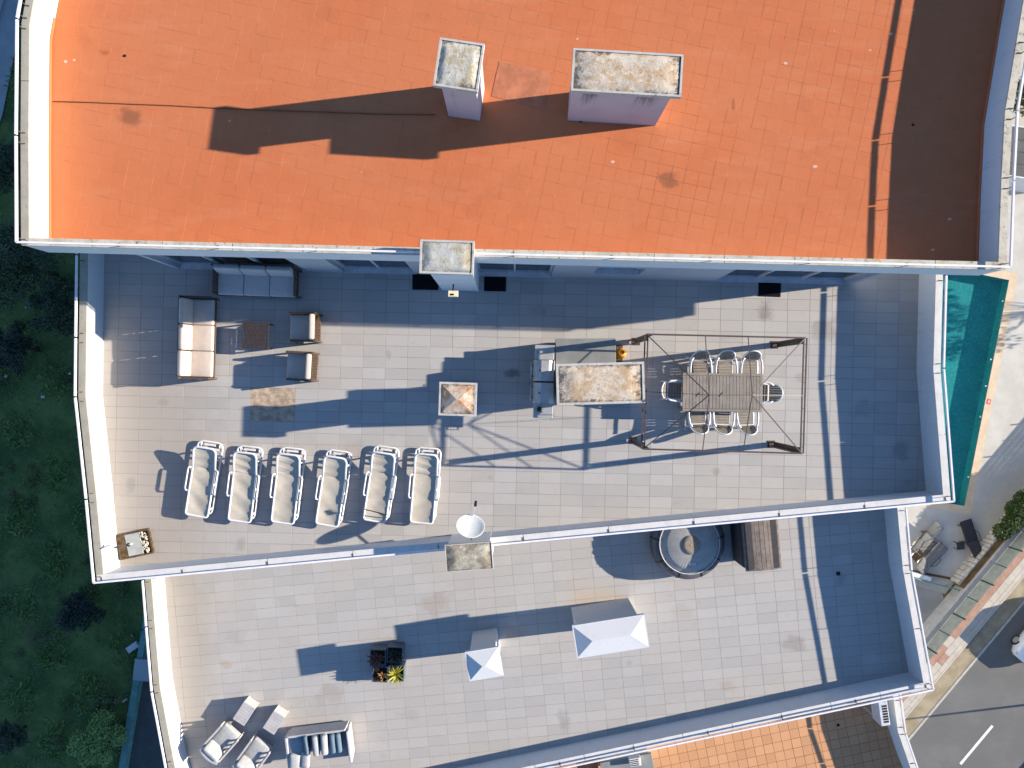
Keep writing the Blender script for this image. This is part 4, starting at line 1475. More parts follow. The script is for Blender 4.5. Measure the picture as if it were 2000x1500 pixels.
for k in range(6):
    MB().box((-BW / 2 + 0.02, 0, 0.10 + 0.155 * k), (0.02, BD - 0.08, 0.14)).build('side_slat', M['box_dark'], t)  # shade of the left side is put into the slats' dark colour
    for s in (-1, 1):
        MB().box((0, s * (BD / 2 - 0.02), 0.10 + 0.155 * k), (BW - 0.1, 0.02, 0.14)).build('end_slat', M['box_slat'], t)

# ---- planters with rosette plants
def rosette(par, n, L, w, tilt, mat, seed, z=0.0, droop=0.5):
    rg = random.Random(seed)
    for i in range(n):
        a = 2 * math.pi * i * 0.381966 + rg.uniform(-0.2, 0.2)
        el = R(rg.uniform(tilt, 85)) if i > n * 0.5 else R(rg.uniform(tilt * 0.5, tilt + 15))
        l = L * rg.uniform(0.7, 1.1)
        d = Vector((math.cos(a), math.sin(a), 0))
        s = Vector((-math.sin(a), math.cos(a), 0))
        vs_, fs = [], []
        p = Vector((0, 0, z))
        K = 5
        for k in range(K + 1):
            t_ = k / K
            e = el - droop * t_ * t_ * 1.4
            ww = w * (0.55 + 0.9 * t_) * (1 - t_) ** 0.6 * 1.1 + 0.002
            vs_ += [p - s * ww, p + Vector((0, 0, -ww * 0.35)), p + s * ww]
            p = p + (d * math.cos(e) + Vector((0, 0, math.sin(e)))) * (l / K)
        for k in range(K):
            q = k * 3
            fs += [(q, q + 1, q + 4, q + 3), (q + 1, q + 2, q + 5, q + 4)]
        MB().add(vs_, fs).build('leaf', mat, par, True)


pls = [(738, 1284, 'dark planter with bronze-leaved rosette, back left of four', M['leaf_red'], 20, 0.34, 0.030, 25, 3),
       (771, 1279, 'dark planter with nearly black plant, back right of four', M['leaf_dark'], 26, 0.32, 0.026, 30, 4),
       (742, 1317, 'dark planter with small amber plant, front left of four', M['leaf_orange'], 16, 0.20, 0.020, 30, 5),
       (774, 1315, 'dark planter with yellow-green spiky plant, front right of four', M['leaf_yellow'], 34, 0.34, 0.018, 28, 6)]
for (px, py, lab, mt, n, L, w, tl_, sd) in pls:
    x, y = P(px, py, ZL + 0.42)
    t = thing('planter', lab, 'planter', (x, y, ZL), R(-2), 'square planters')
    s = 0.235
    b = MB()
    h = 0.43
    for (cx, cy, sx, sy) in ((0, s - 0.0125, 2 * s, 0.025), (0, -s + 0.0125, 2 * s, 0.025), (s - 0.0125, 0, 0.025, 2 * s - 0.052), (-s + 0.0125, 0, 0.025, 2 * s - 0.052)):
        b.box((cx, cy, h / 2), (sx, sy, h))
    b.build('pot', M['planter'], t)
    MB().box((0, 0, 0.17), (2 * s - 0.055, 2 * s - 0.055, 0.34)).build('soil', M['soil'], t)
    pt = bpy.data.objects.new('plant', None)
    C.objects.link(pt)
    pt.parent = t
    pt.location = ({3: (-0.03, -0.02), 4: (0.02, -0.03), 5: (0.10, -0.02), 6: (0.0, -0.03)}[sd][0], -0.02, 0.34)
    st = MB().tube([(0, 0, 0), (0, 0, 0.16)], 0.02, 6)
    st.build('stem', M['wood'], pt)
    rosette(pt, n, L, w, tl_, mt, sd, 0.10)

# ---- lounge set at the lower left
def lounge_chair(label, px, py, rz):
    """white box-frame armchair, front towards +Y"""
    t = thing('lounge_armchair', label, 'armchair', (*P(px, py, ZL + 0.35), ZL), rz, 'white lounge armchairs')
    w, d = 0.72, 0.92
    for s in (-1, 1):
        a = MB()
        a.rbox((s * (w / 2 - 0.03), 0.0, 0.55), (0.06, d - 0.06, 0.045), 0.012)
        for k in range(5):
            a.bar((s * (w / 2 - 0.03), -d / 2 + 0.09 + 0.185 * k, 0.03), (s * (w / 2 - 0.03), -d / 2 + 0.09 + 0.185 * k, 0.54), 0.04, 0.05)
        a.box((s * (w / 2 - 0.03), 0, 0.05), (0.05, d - 0.08, 0.05))
        a.build('arm', M['lounge_white'], t)
    b = MB()
    pts = [(-w / 2 + 0.04, -d / 2 + 0.07), (-w / 4, -d / 2 + 0.01), (0, -d / 2 - 0.01), (w / 4, -d / 2 + 0.01), (w / 2 - 0.04, -d / 2 + 0.07)]
    for p, q_ in zip(pts[:-1], pts[1:]):
        b.bar((*p, 0.69), (*q_, 0.69), 0.085, 0.05)
        b.bar((*p, 0.42), (*q_, 0.42), 0.04, 0.46)
    b.build('back', M['lounge_white'], t)
    MB().box((0, 0.02, 0.22), (w - 0.13, d - 0.12, 0.05)).build('seat_frame', M['lounge_white'], t)
    MB().rbox((0, 0.13, 0.335), (w - 0.14, 0.66, 0.17), 0.06, None, 0.02, 0.006).build('seat_cushion', M['lounge_grey'], t, True)
    m = Matrix.Rotation(R(24), 4, 'X')
    MB().rbox((0.0, -0.27, 0.54), (w - 0.16, 0.17, 0.46), 0.07, m, 0, 0.0).build('back_cushion', M['lounge_grey'], t, True)
    return t


lounge_chair('white lounge armchair with grey cushions beside the left slatted table', 435, 1446, R(-42))
lounge_chair('white lounge armchair with grey cushions cut by the bottom edge of the picture', 497, 1474, R(-36))


def side_table(label, px, py, rz):
    t = thing('side_table', label, 'side table', (*P(px, py, ZL + 0.4), ZL), rz, 'slatted side tables')
    for k in range(7):
        MB().rbox((0, -0.27 + 0.09 * k, 0.41), (0.40, 0.082, 0.022), 0.004).build('slat', M['lounge_white'], t)
    f = MB()
    for x in (-0.17, 0.17):
        for y in (-0.28, 0.28):
            f.bar((x, y, 0), (x, y, 0.40), 0.045)
    f.box((0, 0.285, 0.2), (0.32, 0.03, 0.36))
    f.box((0, -0.285, 0.2), (0.32, 0.03, 0.36))
    f.box((0.175, 0, 0.2), (0.03, 0.56, 0.35))
    f.box((-0.175, 0, 0.2), (0.03, 0.56, 0.35))
    f.build('frame', M['lounge_white'], t)


side_table('pale slatted side table touching the left lounge armchair', 477, 1393.5, R(-33))
side_table('pale slatted side table between armchair and corner sofa', 535.5, 1411, R(-33))

x, y = P(625, 1455, ZL + 0.4)
t = thing('lounge_sofa', 'white lounge sofa strewn with grey cushions at the bottom edge', 'sofa', (x, y, ZL), R(7.0))
SW, SD = 1.92, 0.98
f = MB()
f.rbox((0, 0, 0.20), (SW - 0.06, SD - 0.06, 0.24), 0.02)
f.build('base', M['lounge_base'], t)
a = MB()
a.rbox((-SW / 2 + 0.04, -0.02, 0.36), (0.08, SD - 0.05, 0.50), 0.02)
a.build('arm', M['lounge_white'], t)
a = MB()
a.rbox((SW / 2 - 0.05, -0.02, 0.42), (0.09, SD - 0.05, 0.62), 0.03, Matrix.Rotation(R(7), 4, 'Y'))
a.build('arm', M['lounge_white'], t)
a = MB()
a.rbox((0, SD / 2 - 0.04, 0.37), (SW - 0.18, 0.07, 0.58), 0.02)
a.build('back', M['lounge_white'], t)
MB().rbox((0.02, -0.06, 0.36), (SW - 0.24, SD - 0.22, 0.10), 0.04, None, 0.01).build('seat_mattress', M['lounge_base'], t, True)
for (cx, cy, cz, sx, sy, sz, rx, ry, rz, mt) in (
        (-0.66, 0.14, 0.50, 0.50, 0.62, 0.16, 0, 0, 4, 'lounge_grey'),
        (-0.33, 0.16, 0.56, 0.15, 0.60, 0.40, 0, 12, 2, 'lounge_shade'),
        (-0.05, 0.14, 0.60, 0.20, 0.60, 0.40, 0, 16, -2, 'lounge_grey'),
        (0.20, 0.15, 0.61, 0.20, 0.60, 0.42, 0, 18, -4, 'lounge_grey'),
        (0.44, 0.13, 0.56, 0.17, 0.58, 0.42, 0, 14, -2, 'lounge_shade'),
        (0.62, 0.12, 0.55, 0.16, 0.58, 0.40, 0, 10, 0, 'lounge_shade'),
        (-0.74, -0.30, 0.56, 0.32, 0.50, 0.17, 8, 12, -10, 'lounge_grey'),
        (-0.44, -0.31, 0.54, 0.28, 0.50, 0.17, 4, -10, -12, 'lounge_grey')):
    m = Matrix.Rotation(R(rz), 4, 'Z') @ Matrix.Rotation(R(ry), 4, 'Y') @ Matrix.Rotation(R(rx), 4, 'X')
    MB().rbox((cx, cy, cz), (sx, sy, sz), 0.07, m, 0.02, 0.006).build('cushion', M[mt], t, True)

# ---- lowest terrace: vent hut, red panel, air conditioner
x, y = P(1228, 1512, ZB + 1.6)
t = thing('vent_hut', 'grey roofed vent hut at the bottom edge on tan tiles', 'hut', (x, y, ZB), R(11))
MB().box((0, 0, 0.75), (1.5, 0.9, 1.5)).build('wall', M['white_wall'], t)
MB().rbox((0, 0, 1.55), (1.66, 1.02, 0.09), 0.01).build('roof', M['worktop'], t)
x, y = P(1240, 1487, ZB + 1.75)
t = thing('vent_box', 'small white vent box with black grille on the grey hut roof', 'vent', (x, y, ZB + 1.596), R(9))
MB().rbox((0, 0, 0.11), (0.36, 0.25, 0.22), 0.015).build('housing', M['white_plastic'], t)
for k in range(4):
    MB().box((-0.02, -0.085 + 0.055 * k, 0.224), (0.26, 0.026, 0.01)).build('grille_bar', M['black'], t)
x, y = P(1118, 1508, ZB + 1.3)
o = thing('red_awning', 'rusty red panel roof at the bottom edge beside the grey hut', 'awning', (x, y, ZB), R(12))
for k in range(5):
    MB().rbox((-0.68 + 0.34 * k, 0, 1.30 + 0.0), (0.332, 1.1, 0.05), 0.01).build('panel', M['patch'], o)
for sx in (-0.75, 0.75):
    for sy in (-0.45, 0.45):
        MB().bar((sx, sy, 0), (sx, sy, 1.275), 0.06).build('post', M['steel_brown'], o)
x, y = P(1722, 1390, ZB + 1.0)
t = thing('air_conditioner', 'white air conditioner with black grille in the corner of the tan terrace', 'air conditioner', (x, y, ZB + 0.6), R(8))
MB().rbox((0, 0, 0.28), (0.30, 0.78, 0.56), 0.02).build('housing', M['alu'], t)
for k in range(7):
    MB().box((0.04, -0.26 + 0.085 * k, 0.563), (0.16, 0.06, 0.008)).build('grille_bar', M['black'], t)
for yy in (-0.28, 0.28):
    MB().bar((-0.12, yy, -0.6), (-0.12, yy, 0.0), 0.03).build('leg', M['alu'], t)
    MB().bar((0.12, yy, -0.6), (0.12, yy, 0.0), 0.03).build('leg', M['alu'], t)

# ================================================================== GROUND LEVEL
def wet_concrete(name, a, b, scale=1.5, stain=(0.3, 0.28, 0.25), sa=0.3):
    n = NT(name)
    c = n.mix(n.ramp(n.noise(scale, 7.0, 0.65), 0.38, 0.66), a, b)
    c = n.mix(n.math('MULTIPLY', n.ramp(n.noise(scale * 4, 8.0, 0.7), 0.52, 0.72), sa), c, stain)
    n.bump(n.noise(30.0, 6.0), 0.3, 0.01)
    return n.done(c, 0.85, 0.2)


M['deck'] = wet_concrete('pool_deck_concrete', (0.42, 0.40, 0.355), (0.49, 0.47, 0.42), 0.9, (0.40, 0.37, 0.32), 0.35)
M['yard'] = wet_concrete('yard_concrete', (0.30, 0.29, 0.26), (0.37, 0.36, 0.33), 1.2, (0.22, 0.21, 0.19), 0.4)
M['asphalt'] = wet_concrete('asphalt', (0.135, 0.132, 0.124), (0.165, 0.16, 0.15), 0.5, (0.11, 0.108, 0.1), 0.4)
M['gutter'] = wet_concrete('gutter_dust', (0.27, 0.215, 0.135), (0.37, 0.305, 0.21), 1.6, (0.17, 0.13, 0.06), 0.7)
M['paint'] = wet_concrete('road_paint', (0.40, 0.37, 0.32), (0.50, 0.47, 0.42), 4.0, (0.24, 0.22, 0.19), 0.8)
M['dash'] = wet_concrete('lane_paint', (0.66, 0.65, 0.60), (0.72, 0.71, 0.66), 4.0, (0.50, 0.48, 0.44), 0.5)
M['slab'] = wet_concrete('sidewalk_slab', (0.46, 0.41, 0.34), (0.52, 0.47, 0.395), 2.0, (0.46, 0.39, 0.31), 0.4)
M['redslab'] = wet_concrete('red_slab', (0.36, 0.21, 0.15), (0.42, 0.26, 0.19), 2.5, (0.50, 0.36, 0.28), 0.4)
M['stonewall'] = wet_concrete('rubble', (0.40, 0.36, 0.31), (0.52, 0.48, 0.42), 6.0, (0.2, 0.17, 0.14), 0.6)
M['greywall'] = wet_concrete('grey_wall', (0.36, 0.35, 0.33), (0.44, 0.43, 0.41), 3.0, (0.28, 0.26, 0.23), 0.4)
M['earth'] = wet_concrete('dry_earth', (0.15, 0.085, 0.035), (0.24, 0.14, 0.055), 3.0, (0.07, 0.05, 0.02), 0.6)
M['poolrim'] = wet_concrete('pool_rim', (0.52, 0.40, 0.27), (0.58, 0.47, 0.34), 2.0, (0.45, 0.35, 0.27), 0.4)
M['slate'] = wet_concrete('path_slab', (0.30, 0.31, 0.32), (0.36, 0.37, 0.38), 0.8, (0.24, 0.25, 0.26), 0.3)
M['garden'] = wet_concrete('garden_ground', (0.06, 0.105, 0.03), (0.14, 0.19, 0.055), 0.45, (0.18, 0.15, 0.08), 0.6)
M['pathdark'] = wet_concrete('dark_paving', (0.085, 0.085, 0.08), (0.11, 0.11, 0.105), 1.5, (0.06, 0.06, 0.055), 0.4)
M['teal'] = plain('teal_rail', (0.13, 0.27, 0.25), 0.6, 0.3, 0, 0.25, 3.0)
M['greenpost'] = plain('green_post', (0.012, 0.06, 0.05), 0.5)
M['fence_slat'] = plain('pale_green_slat', (0.27, 0.285, 0.255), 0.7, 0.2, 0, 0.15, 3.0)
M['dark_sling'] = plain('charcoal_sling', (0.035, 0.032, 0.036), 0.8)
M['grey_sling'] = plain('grey_sling', (0.17, 0.165, 0.15), 0.8)

pool = [P(1700, 493), P(1971, 547), P(1884, 988.5), P(1690, 953)]
rim_o = []
pc = (sum(p[0] for p in pool) / 4, sum(p[1] for p in pool) / 4)
pl_ = pool + [pool[0], pool[1]]
off = offset_line(pl_, 0.42)
rim_o = [off[4], off[1], off[2], off[3]]
rim_o = [rim_o[0], rim_o[1], rim_o[2], rim_o[3]]
if abs(rim_o[1][0]) < abs(pool[1][0]):
    off = offset_line(pl_, -0.42)
    rim_o = [off[4], off[1], off[2], off[3]]


def ring(mb, inner, outer, z):
    n = len(inner)
    for i in range(n):
        j = (i + 1) % n
        mb.sheet([outer[i], outer[j], inner[j], inner[i]], z)
    return mb


G = [(-220, 220), (220, 220), (220, -220), (-220, -220)]
structure(ring(MB(), rim_o, G, -0.05).build('ground', M['garden']))
O = [P(1300, -300), P(2500, -300), P(2500, 380), P(1846, 1160), P(1300, 1003)]
dk = MB()
dk.sheet([O[0], O[1], rim_o[1], rim_o[0]], 0.0)
dk.sheet([O[1], O[2], O[3], rim_o[2], rim_o[1]], 0.0)
dk.sheet([O[3], O[4], rim_o[3], rim_o[2]], 0.0)
dk.sheet([O[4], O[0], rim_o[0], rim_o[3]], 0.0)
structure(dk.build('pool_deck', M['deck']))

t = thing('swimming_pool', 'teal tiled swimming pool beyond the right-hand parapet', 'pool', (pc[0], pc[1], 0))
rm = MB()
for i in range(4):
    j = (i + 1) % 4
    rm.prism([rim_o[i], rim_o[j], pool[j], pool[i]], -0.06, 0.006)
rm.build('rim', M['poolrim'], t, world=True)
pt_ = NT('pool_mosaic')
c = pt_.mix(pt_.ramp(pt_.noise(1.0, 5.0), 0.35, 0.7), (0.008, 0.15, 0.15), (0.016, 0.19, 0.185))
c = pt_.mix(pt_.math('MULTIPLY', pt_.ramp(pt_.noise(7.0, 3.0, 0.5), 0.50, 0.66), 0.4), c, (0.045, 0.29, 0.275))
M['mosaic'] = pt_.done(c, 0.6, 0.2)
PD = -0.56
bs = MB()
for i in range(4):
    a, b = pool[i], pool[(i + 1) % 4]
    bs.add([(*a, 0.0), (*b, 0.0), (*b, PD), (*a, PD)], [(0, 1, 2, 3)])
bs.sheet(pool, PD)
bs.build('basin', M['mosaic'], t, world=True)
wm = bpy.data.materials.new('pool_water')
wm.use_nodes = True
nt = wm.node_tree
nt.nodes.clear()
tr = nt.nodes.new('ShaderNodeBsdfTransparent')
tr.inputs['Color'].default_value = (0.62, 0.95, 0.96, 1)
gl = nt.nodes.new('ShaderNodeBsdfGlossy')
gl.inputs['Roughness'].default_value = 0.03
bp = nt.nodes.new('ShaderNodeBump')
bp.inputs['Strength'].default_value = 0.25
bp.inputs['Distance'].default_value = 0.03
ns_ = nt.nodes.new('ShaderNodeTexNoise')
ns_.inputs['Scale'].default_value = 2.2
ge = nt.nodes.new('ShaderNodeNewGeometry')
nt.links.new(ge.outputs['Position'], ns_.inputs['Vector'])
nt.links.new(ns_.outputs['Fac'], bp.inputs['Height'])
nt.links.new(bp.outputs[0], gl.inputs['Normal'])
mx = nt.nodes.new('ShaderNodeMixShader')
mx.inputs[0].default_value = 0.05
nt.links.new(tr.outputs[0], mx.inputs[1])
nt.links.new(gl.outputs[0], mx.inputs[2])
mo = nt.nodes.new('ShaderNodeOutputMaterial')
nt.links.new(mx.outputs[0], mo.inputs['Surface'])
structure(MB().sheet(pool, -0.06).build('pool_water', wm))
for (px, py) in ((1958, 588), (1935, 702), (1925, 754), (1914, 814), (1891, 932)):
    x, y = P(px + 3, py, 0)
    MB().lathe([(0.055, 0), (0.05, 0.015), (0.02, 0.02)], 12, (x - 0.03, y, -0.052)).build('skimmer', M['white_plastic'], t, world=True)
x, y = P(1931, 784.5)
o = MB().rbox((0, 0, 0.006), (0.20, 0.28, 0.012), 0.004).build('depth_plate', plain('red_plate', (0.55, 0.06, 0.05), 0.5))
o.location = (x, y, 0.006)
o.rotation_euler = (0, 0, R(-12))
tag(o, 'small red plate with white bar on the pool rim', 'plate')
MB().box((0, 0, 0.013), (0.06, 0.15, 0.004)).build('white_bar', M['white_plastic'], o)

# ---- yard, garden path, walls on the left
structure(MB().sheet([P(1300, 1006), P(1838, 1143), P(1858, 1195), P(1806, 1258), P(1500, 1622), P(1300, 1622)], -0.01).build('yard', M['yard']))
structure(MB().sheet([P(-200, -600), P(150, -600), P(45, 0), P(36, 60), P(25, 125), P(5, 225), P(-60, 420), P(-200, 420)], 0.02).build('garden_path', M['slate']))
o = MB()
o.prism([P(-60, 200), P(-8, 60), P(14, -10), P(60, -200), P(54, -200), P(8, -10), P(-14, 60), P(-66, 200)], 0.02, 0.12)
structure(o.build('path_kerb', M['slate']))
structure(MB().sheet([P(292, 1190), P(242, 1500), P(200, 1760), P(600, 1760), P(600, 1190)], -0.02).build('side_path', M['pathdark']))
lw = thing('low_wall', 'long low teal-topped garden wall running down at lower left', 'wall', (*P(262, 1370), 0))
pts = [P(300, 1130), P(286, 1220), P(268, 1330), P(243, 1480), P(200, 1740)]
pin = offset_line(pts, 0.30)
for i in range(len(pts) - 1):
    MB().prism([pts[i], pts[i + 1], pin[i + 1], pin[i]], -0.1, 0.5).build('wall_section', M['teal'], lw, world=True)
for (px, py) in ((285, 1225), (268, 1318), (260, 1346), (247, 1428)):
    x, y = P(px - 2, py)
    MB().box((x, y, 0.53), (0.34, 0.10, 0.07), R(20)).build('post_cap', M['greenpost'], lw, world=True)
o = MB(Matrix.Rotation(R(-6), 4, 'Z')).rbox((0, 0, 0.6), (0.85, 1.15, 0.06), 0.015).build('wall_panel', M['slate'])
o.location = (*P(288, 1300), 0.0)
tag(o, 'pale blue-grey panel lying behind the lower left parapet', 'panel')
o = MB(Matrix.Rotation(R(35), 4, 'Z')).rbox((0, 0, 0.12), (0.66, 0.34, 0.2), 0.02).build('white_crate', M['alu'])
o.location = (*P(262, 1262), 0.0)
tag(o, 'small white crate lying in the dark grass beside the teal wall', 'crate')
o = MB(Matrix.Rotation(R(35), 4, 'Z')).rbox((0, 0, 0.06), (0.30, 0.10, 0.06), 0.02).build('litter_piece', M['alu'])
o.location = (*P(245, 1367), 0.0)
tag(o, 'narrow pale scrap in the grass near the teal wall', 'litter')
for i, (px, py, s) in enumerate(((86, 775, 0.13), (138, 730, 0.11), (14, 735, 0.14), (52, 601, 0.06))):
    o = MB(Matrix.Rotation(R(30 * i), 4, 'Z')).rbox((0, 0, s * 0.4), (s * 1.4, s, s * 0.5), 0.02).build('litter_piece', M['alu'])
    o.location = (*P(px, py), 0.05)
    tag(o, ('pale scrap lying in the dark grass, left of the kink in the parapet', 'pale scrap in the dark grass closest to the left parapet',
            'bluish scrap in the grass at the left picture edge', 'tiny pale scrap among the dark trees')[i], 'litter')


# ---- street
NX, NY, DX, DY = 0.767, 0.642, 0.642, -0.767


def S(c, t, z):
    return P(c * NX + t * DX, c * NY + t * DY, z)


def strip(c0, c1, t0, t1, z):
    return [S(c0, t0, z), S(c1, t0, z), S(c1, t1, z), S(c0, t1, z)]


STA = math.atan2(-DY, DX)
structure(MB().prism(strip(2186, 2900, -1600, 2200, ZS), -0.06, ZS).build('road', M['asphalt']))
structure(MB().sheet(strip(2256, 2284, -1600, 2200, ZS + 0.004), ZS + 0.004).build('gutter', M['gutter']))
structure(MB().sheet(strip(2285.5, 2290, -1600, 2200, ZS + 0.008), ZS + 0.008).build('edge_line', M['paint']))
for k in range(-4, 8):
    t0 = 59.5 + k * 230
    structure(MB().sheet(strip(2393, 2398.5, t0, t0 + 98, ZS + 0.006), ZS + 0.006).build('lane_dash', M['dash']))
sw = MB().prism(strip(2192, 2253.5, -900, 1500, ZS + 0.1), ZS - 0.02, ZS + 0.10).build('pavement', M['gutter'])
structure(sw)
kb = MB()
for k in range(-30, 42):
    kb = MB().prism(strip(2253.8, 2256.8, k * 34, k * 34 + 33.6, ZS + 0.12), ZS - 0.02, ZS + 0.125)
    kb.build('kerb_stone', M['slab'], sw)


def red(p):
    px, py = p[0] * FPX / (ZC - ZS - 0.11) + 1000, 750 - p[1] * FPX / (ZC - ZS - 0.11)
    c, t_ = px * NX + py * NY, px * DX + py * DY
    if 2226 < c < 2239 and (t_ > 243 or 60 < t_ < 128):
        return M['redslab']
    if 2222 < c < 2252 and 175 < t_ < 212:
        return M['redslab']
    return None


sp = strip(2193, 2253.5, -160, 640, ZS + 0.13)
lay_tiles(sw, sp, ZS + 0.125, STA, 0.62, 0.36, 0.012, 0.02, M['slab'], S(2236, 250, ZS), 300, red, (0.1, 0.02), 0.5, 0.002)
# far pavement
structure(MB().prism(strip(2500, 2580, -1600, 2200, ZS + 0.12), ZS, ZS + 0.12).build('far_pavement', M['slab']))

# retaining wall, planting strip, boundary wall and slatted fence
rw = thing('stone_wall', 'low rough rubble wall along the edge of the pool deck', 'wall', (*S(2150, 430, 0), 0))
rg = random.Random(3)
MB().prism(strip(2151, 2153.2, 322, 1300, 0), -0.05, 0.72).build('core', M['stonewall'], rw, world=True)
tt = 322.0
while tt < 640:
    L = rg.uniform(7, 15)
    z = 0.0
    while z < 0.74:
        h = rg.uniform(0.14, 0.26)
        a = S(2149.6 - rg.uniform(0, 1.0), tt + L / 2, 0)
        m = Matrix.Rotation(STA + rg.uniform(-0.08, 0.08), 4, 'Z') @ Matrix.Rotation(rg.uniform(-0.06, 0.06), 4, 'X')
        MB().rbox((a[0], a[1], min(z + h / 2, 0.72)), (L / 36 * rg.uniform(0.85, 0.97), 0.10, h * 0.94), 0.03, m).build('stone', M['stonewall'], rw, True, world=True)
        z += h
    tt += L
structure(MB().prism(strip(2153.3, 2164, 322, 1300, 0), 0.0, 0.72).build('planting_strip', M['earth']))
structure(MB().sheet([P(1838, 1143), P(1893, 1158), P(1866, 1200), P(1850, 1206)], -0.004).build('soil_bed', M['earth']))
bw = thing('boundary_wall', 'grey boundary wall below the slatted fence beside the pavement', 'wall', (*S(2170, 300, 0), 0))
for k in range(-6, 26):
    MB().prism(strip(2164.2, 2176.5, k * 46 + 26, k * 46 + 71.7, 0), -0.05, 0.90).build('wall_section', M['greywall'], bw, world=True)
fe = thing('slatted_fence', 'pale green slatted fence with dark green posts beside the pavement', 'fence', (*S(2174, 300, 0), 0.9))
for k in range(-6, 36):
    t0 = k * 41.3 + 24
    a = S(2174.5, t0, 0)
    b = S(2174.5, t0 + 41.3, 0)
    big = k % 2 == 0
    MB().bar((*a, 0.9), (*a, 1.90 if big else 1.80), 0.07 if big else 0.045).build('post', M['greenpost'], fe, world=True)
    if -2 < k < 34:
        for q in range(6):
            z = 0.98 + q * 0.142
            MB().bar((*lerp2(a, b, 0.02), z), (*lerp2(a, b, 0.98), z), 0.018, 0.128).build('slat', M['fence_slat'], fe, world=True)

# low wall and rail between deck and yard, beam on the deck
yw = thing('yard_rail', 'white wall top with teal rail between pool deck and yard', 'railing', (*P(1825, 1135), 0))
a, b, c = P(1774, 1117), P(1808, 1127), P(1884, 1153)
MB().bar((*a, 0.25), (*b, 0.25), 0.22, 0.5).build('wall_section', M['white_wall'], yw, world=True)
MB().bar((*P(1760, 1120), 0.55), (*c, 0.55), 0.06, 0.06).build('rail', M['teal'], yw, world=True)
for k in range(4):
    p = lerp2(P(1780, 1126), P(1880, 1152), k / 3)
    MB().bar((*p, 0.0), (*p, 0.55), 0.06).build('post', M['teal'], yw, world=True)
a, b = P(1776, 1114), P(1854, 1129)
o = MB().bar((*a, 0.05), (*b, 0.05), 0.10, 0.09).build('wooden_beam', M['wood'])
tag(o, 'long brown wooden beam lying on the pool deck', 'beam')


# ---- loungers by the pool
def pool_lounger(label, px, py, rz, mt, back=28):
    t = thing('pool_lounger', label, 'sun lounger', (*P(px, py), 0.0), R(rz), 'pool loungers')
    f = MB()
    for s in (-1, 1):
        f.bar((s * 0.31, -0.95, 0.32), (s * 0.31, 0.30, 0.32), 0.035)
        f.tube([(s * 0.33, -0.28, 0.32), (s * 0.37, -0.22, 0.52), (s * 0.37, 0.20, 0.54), (s * 0.33, 0.34, 0.34)], 0.018, 6)
    f.bar((-0.31, -0.95, 0.32), (0.31, -0.95, 0.32), 0.035)
    f.build('frame', M['dark_sling'], t)
    for s in (-1, 1):
        for y in (-0.75, 0.2):
            MB().bar((s * 0.31, y, 0), (s * 0.31, y, 0.31), 0.04).build('leg', M['dark_sling'], t)
    MB().rbox((0, -0.33, 0.335), (0.60, 1.22, 0.03), 0.012, None, -0.01).build('sling', mt, t, True)
    m = Matrix.Translation((0, 0.30, 0.34)) @ Matrix.Rotation(R(back), 4, 'X')
    MB(m).rbox((0, 0.36, 0.01), (0.60, 0.74, 0.035), 0.012).build('backrest', mt, t, True)
    return t


pool_lounger('grey slatted pool lounger closest to the pool, beside the parapet', 1803, 1050, -38, M['grey_sling'], 8)
pool_lounger('grey pool lounger lying slantwise nearest the wooden beam', 1812, 1086, 135, M['grey_sling'], 12)
pool_lounger('charcoal pool lounger standing alone on the shaded deck', 1889, 1047, 198, M['dark_sling'], 16)
x, y = P(1868, 1063)
t = thing('pool_side_table', 'small dark side table beside the charcoal pool lounger', 'side table', (x, y, 0), R(5))
MB().rbox((0, 0, 0.37), (0.42, 0.42, 0.03), 0.01).build('top', M['dark_sling'], t)
for sx in (-0.17, 0.17):
    for sy in (-0.17, 0.17):
        MB().bar((sx, sy, 0), (sx, sy, 0.355), 0.03).build('leg', M['dark_sling'], t)
x, y = P(1783, 1084)
t = thing('folded_chair', 'folded brown deck chair leaning beside the parapet by the loungers', 'chair', (x, y, 0), R(-50))
MB().rbox((0, 0.1, 0.30), (0.5, 0.6, 0.03), 0.01, Matrix.Rotation(R(20), 4, 'X')).build('seat', M['wood'], t)
for sx in (-0.24, 0.24):
    MB().tube([(sx, -0.25, 0.0), (sx, 0.0, 0.35), (sx, 0.3, 0.45)], 0.018, 6).build('leg', M['inox'], t)
    MB().tube([(sx, 0.28, 0.0), (sx, 0.0, 0.33), (sx, -0.2, 0.40)], 0.018, 6).build('leg', M['inox'], t)

# ---- pool house at the right edge
x, y = P(2030, 302, 2.4)
t = thing('pool_house', 'grey panelled flat roof with white edging at the right picture edge', 'shed', (x, y, 0), R(-8))
MB().box((0, 0, 1.15), (2.7, 2.3, 2.3)).build('wall', M['white_wall'], t)
for k in range(4):
    MB().box((0, -0.93 + 0.62 * k, 2.36), (3.1, 0.60, 0.04)).build('roof_panel', M['pathdark'], t)
for yy in (-1.28, 1.28):
    MB().box((0, yy, 2.37), (3.2, 0.06, 0.09)).build('edging', M['alu'], t)

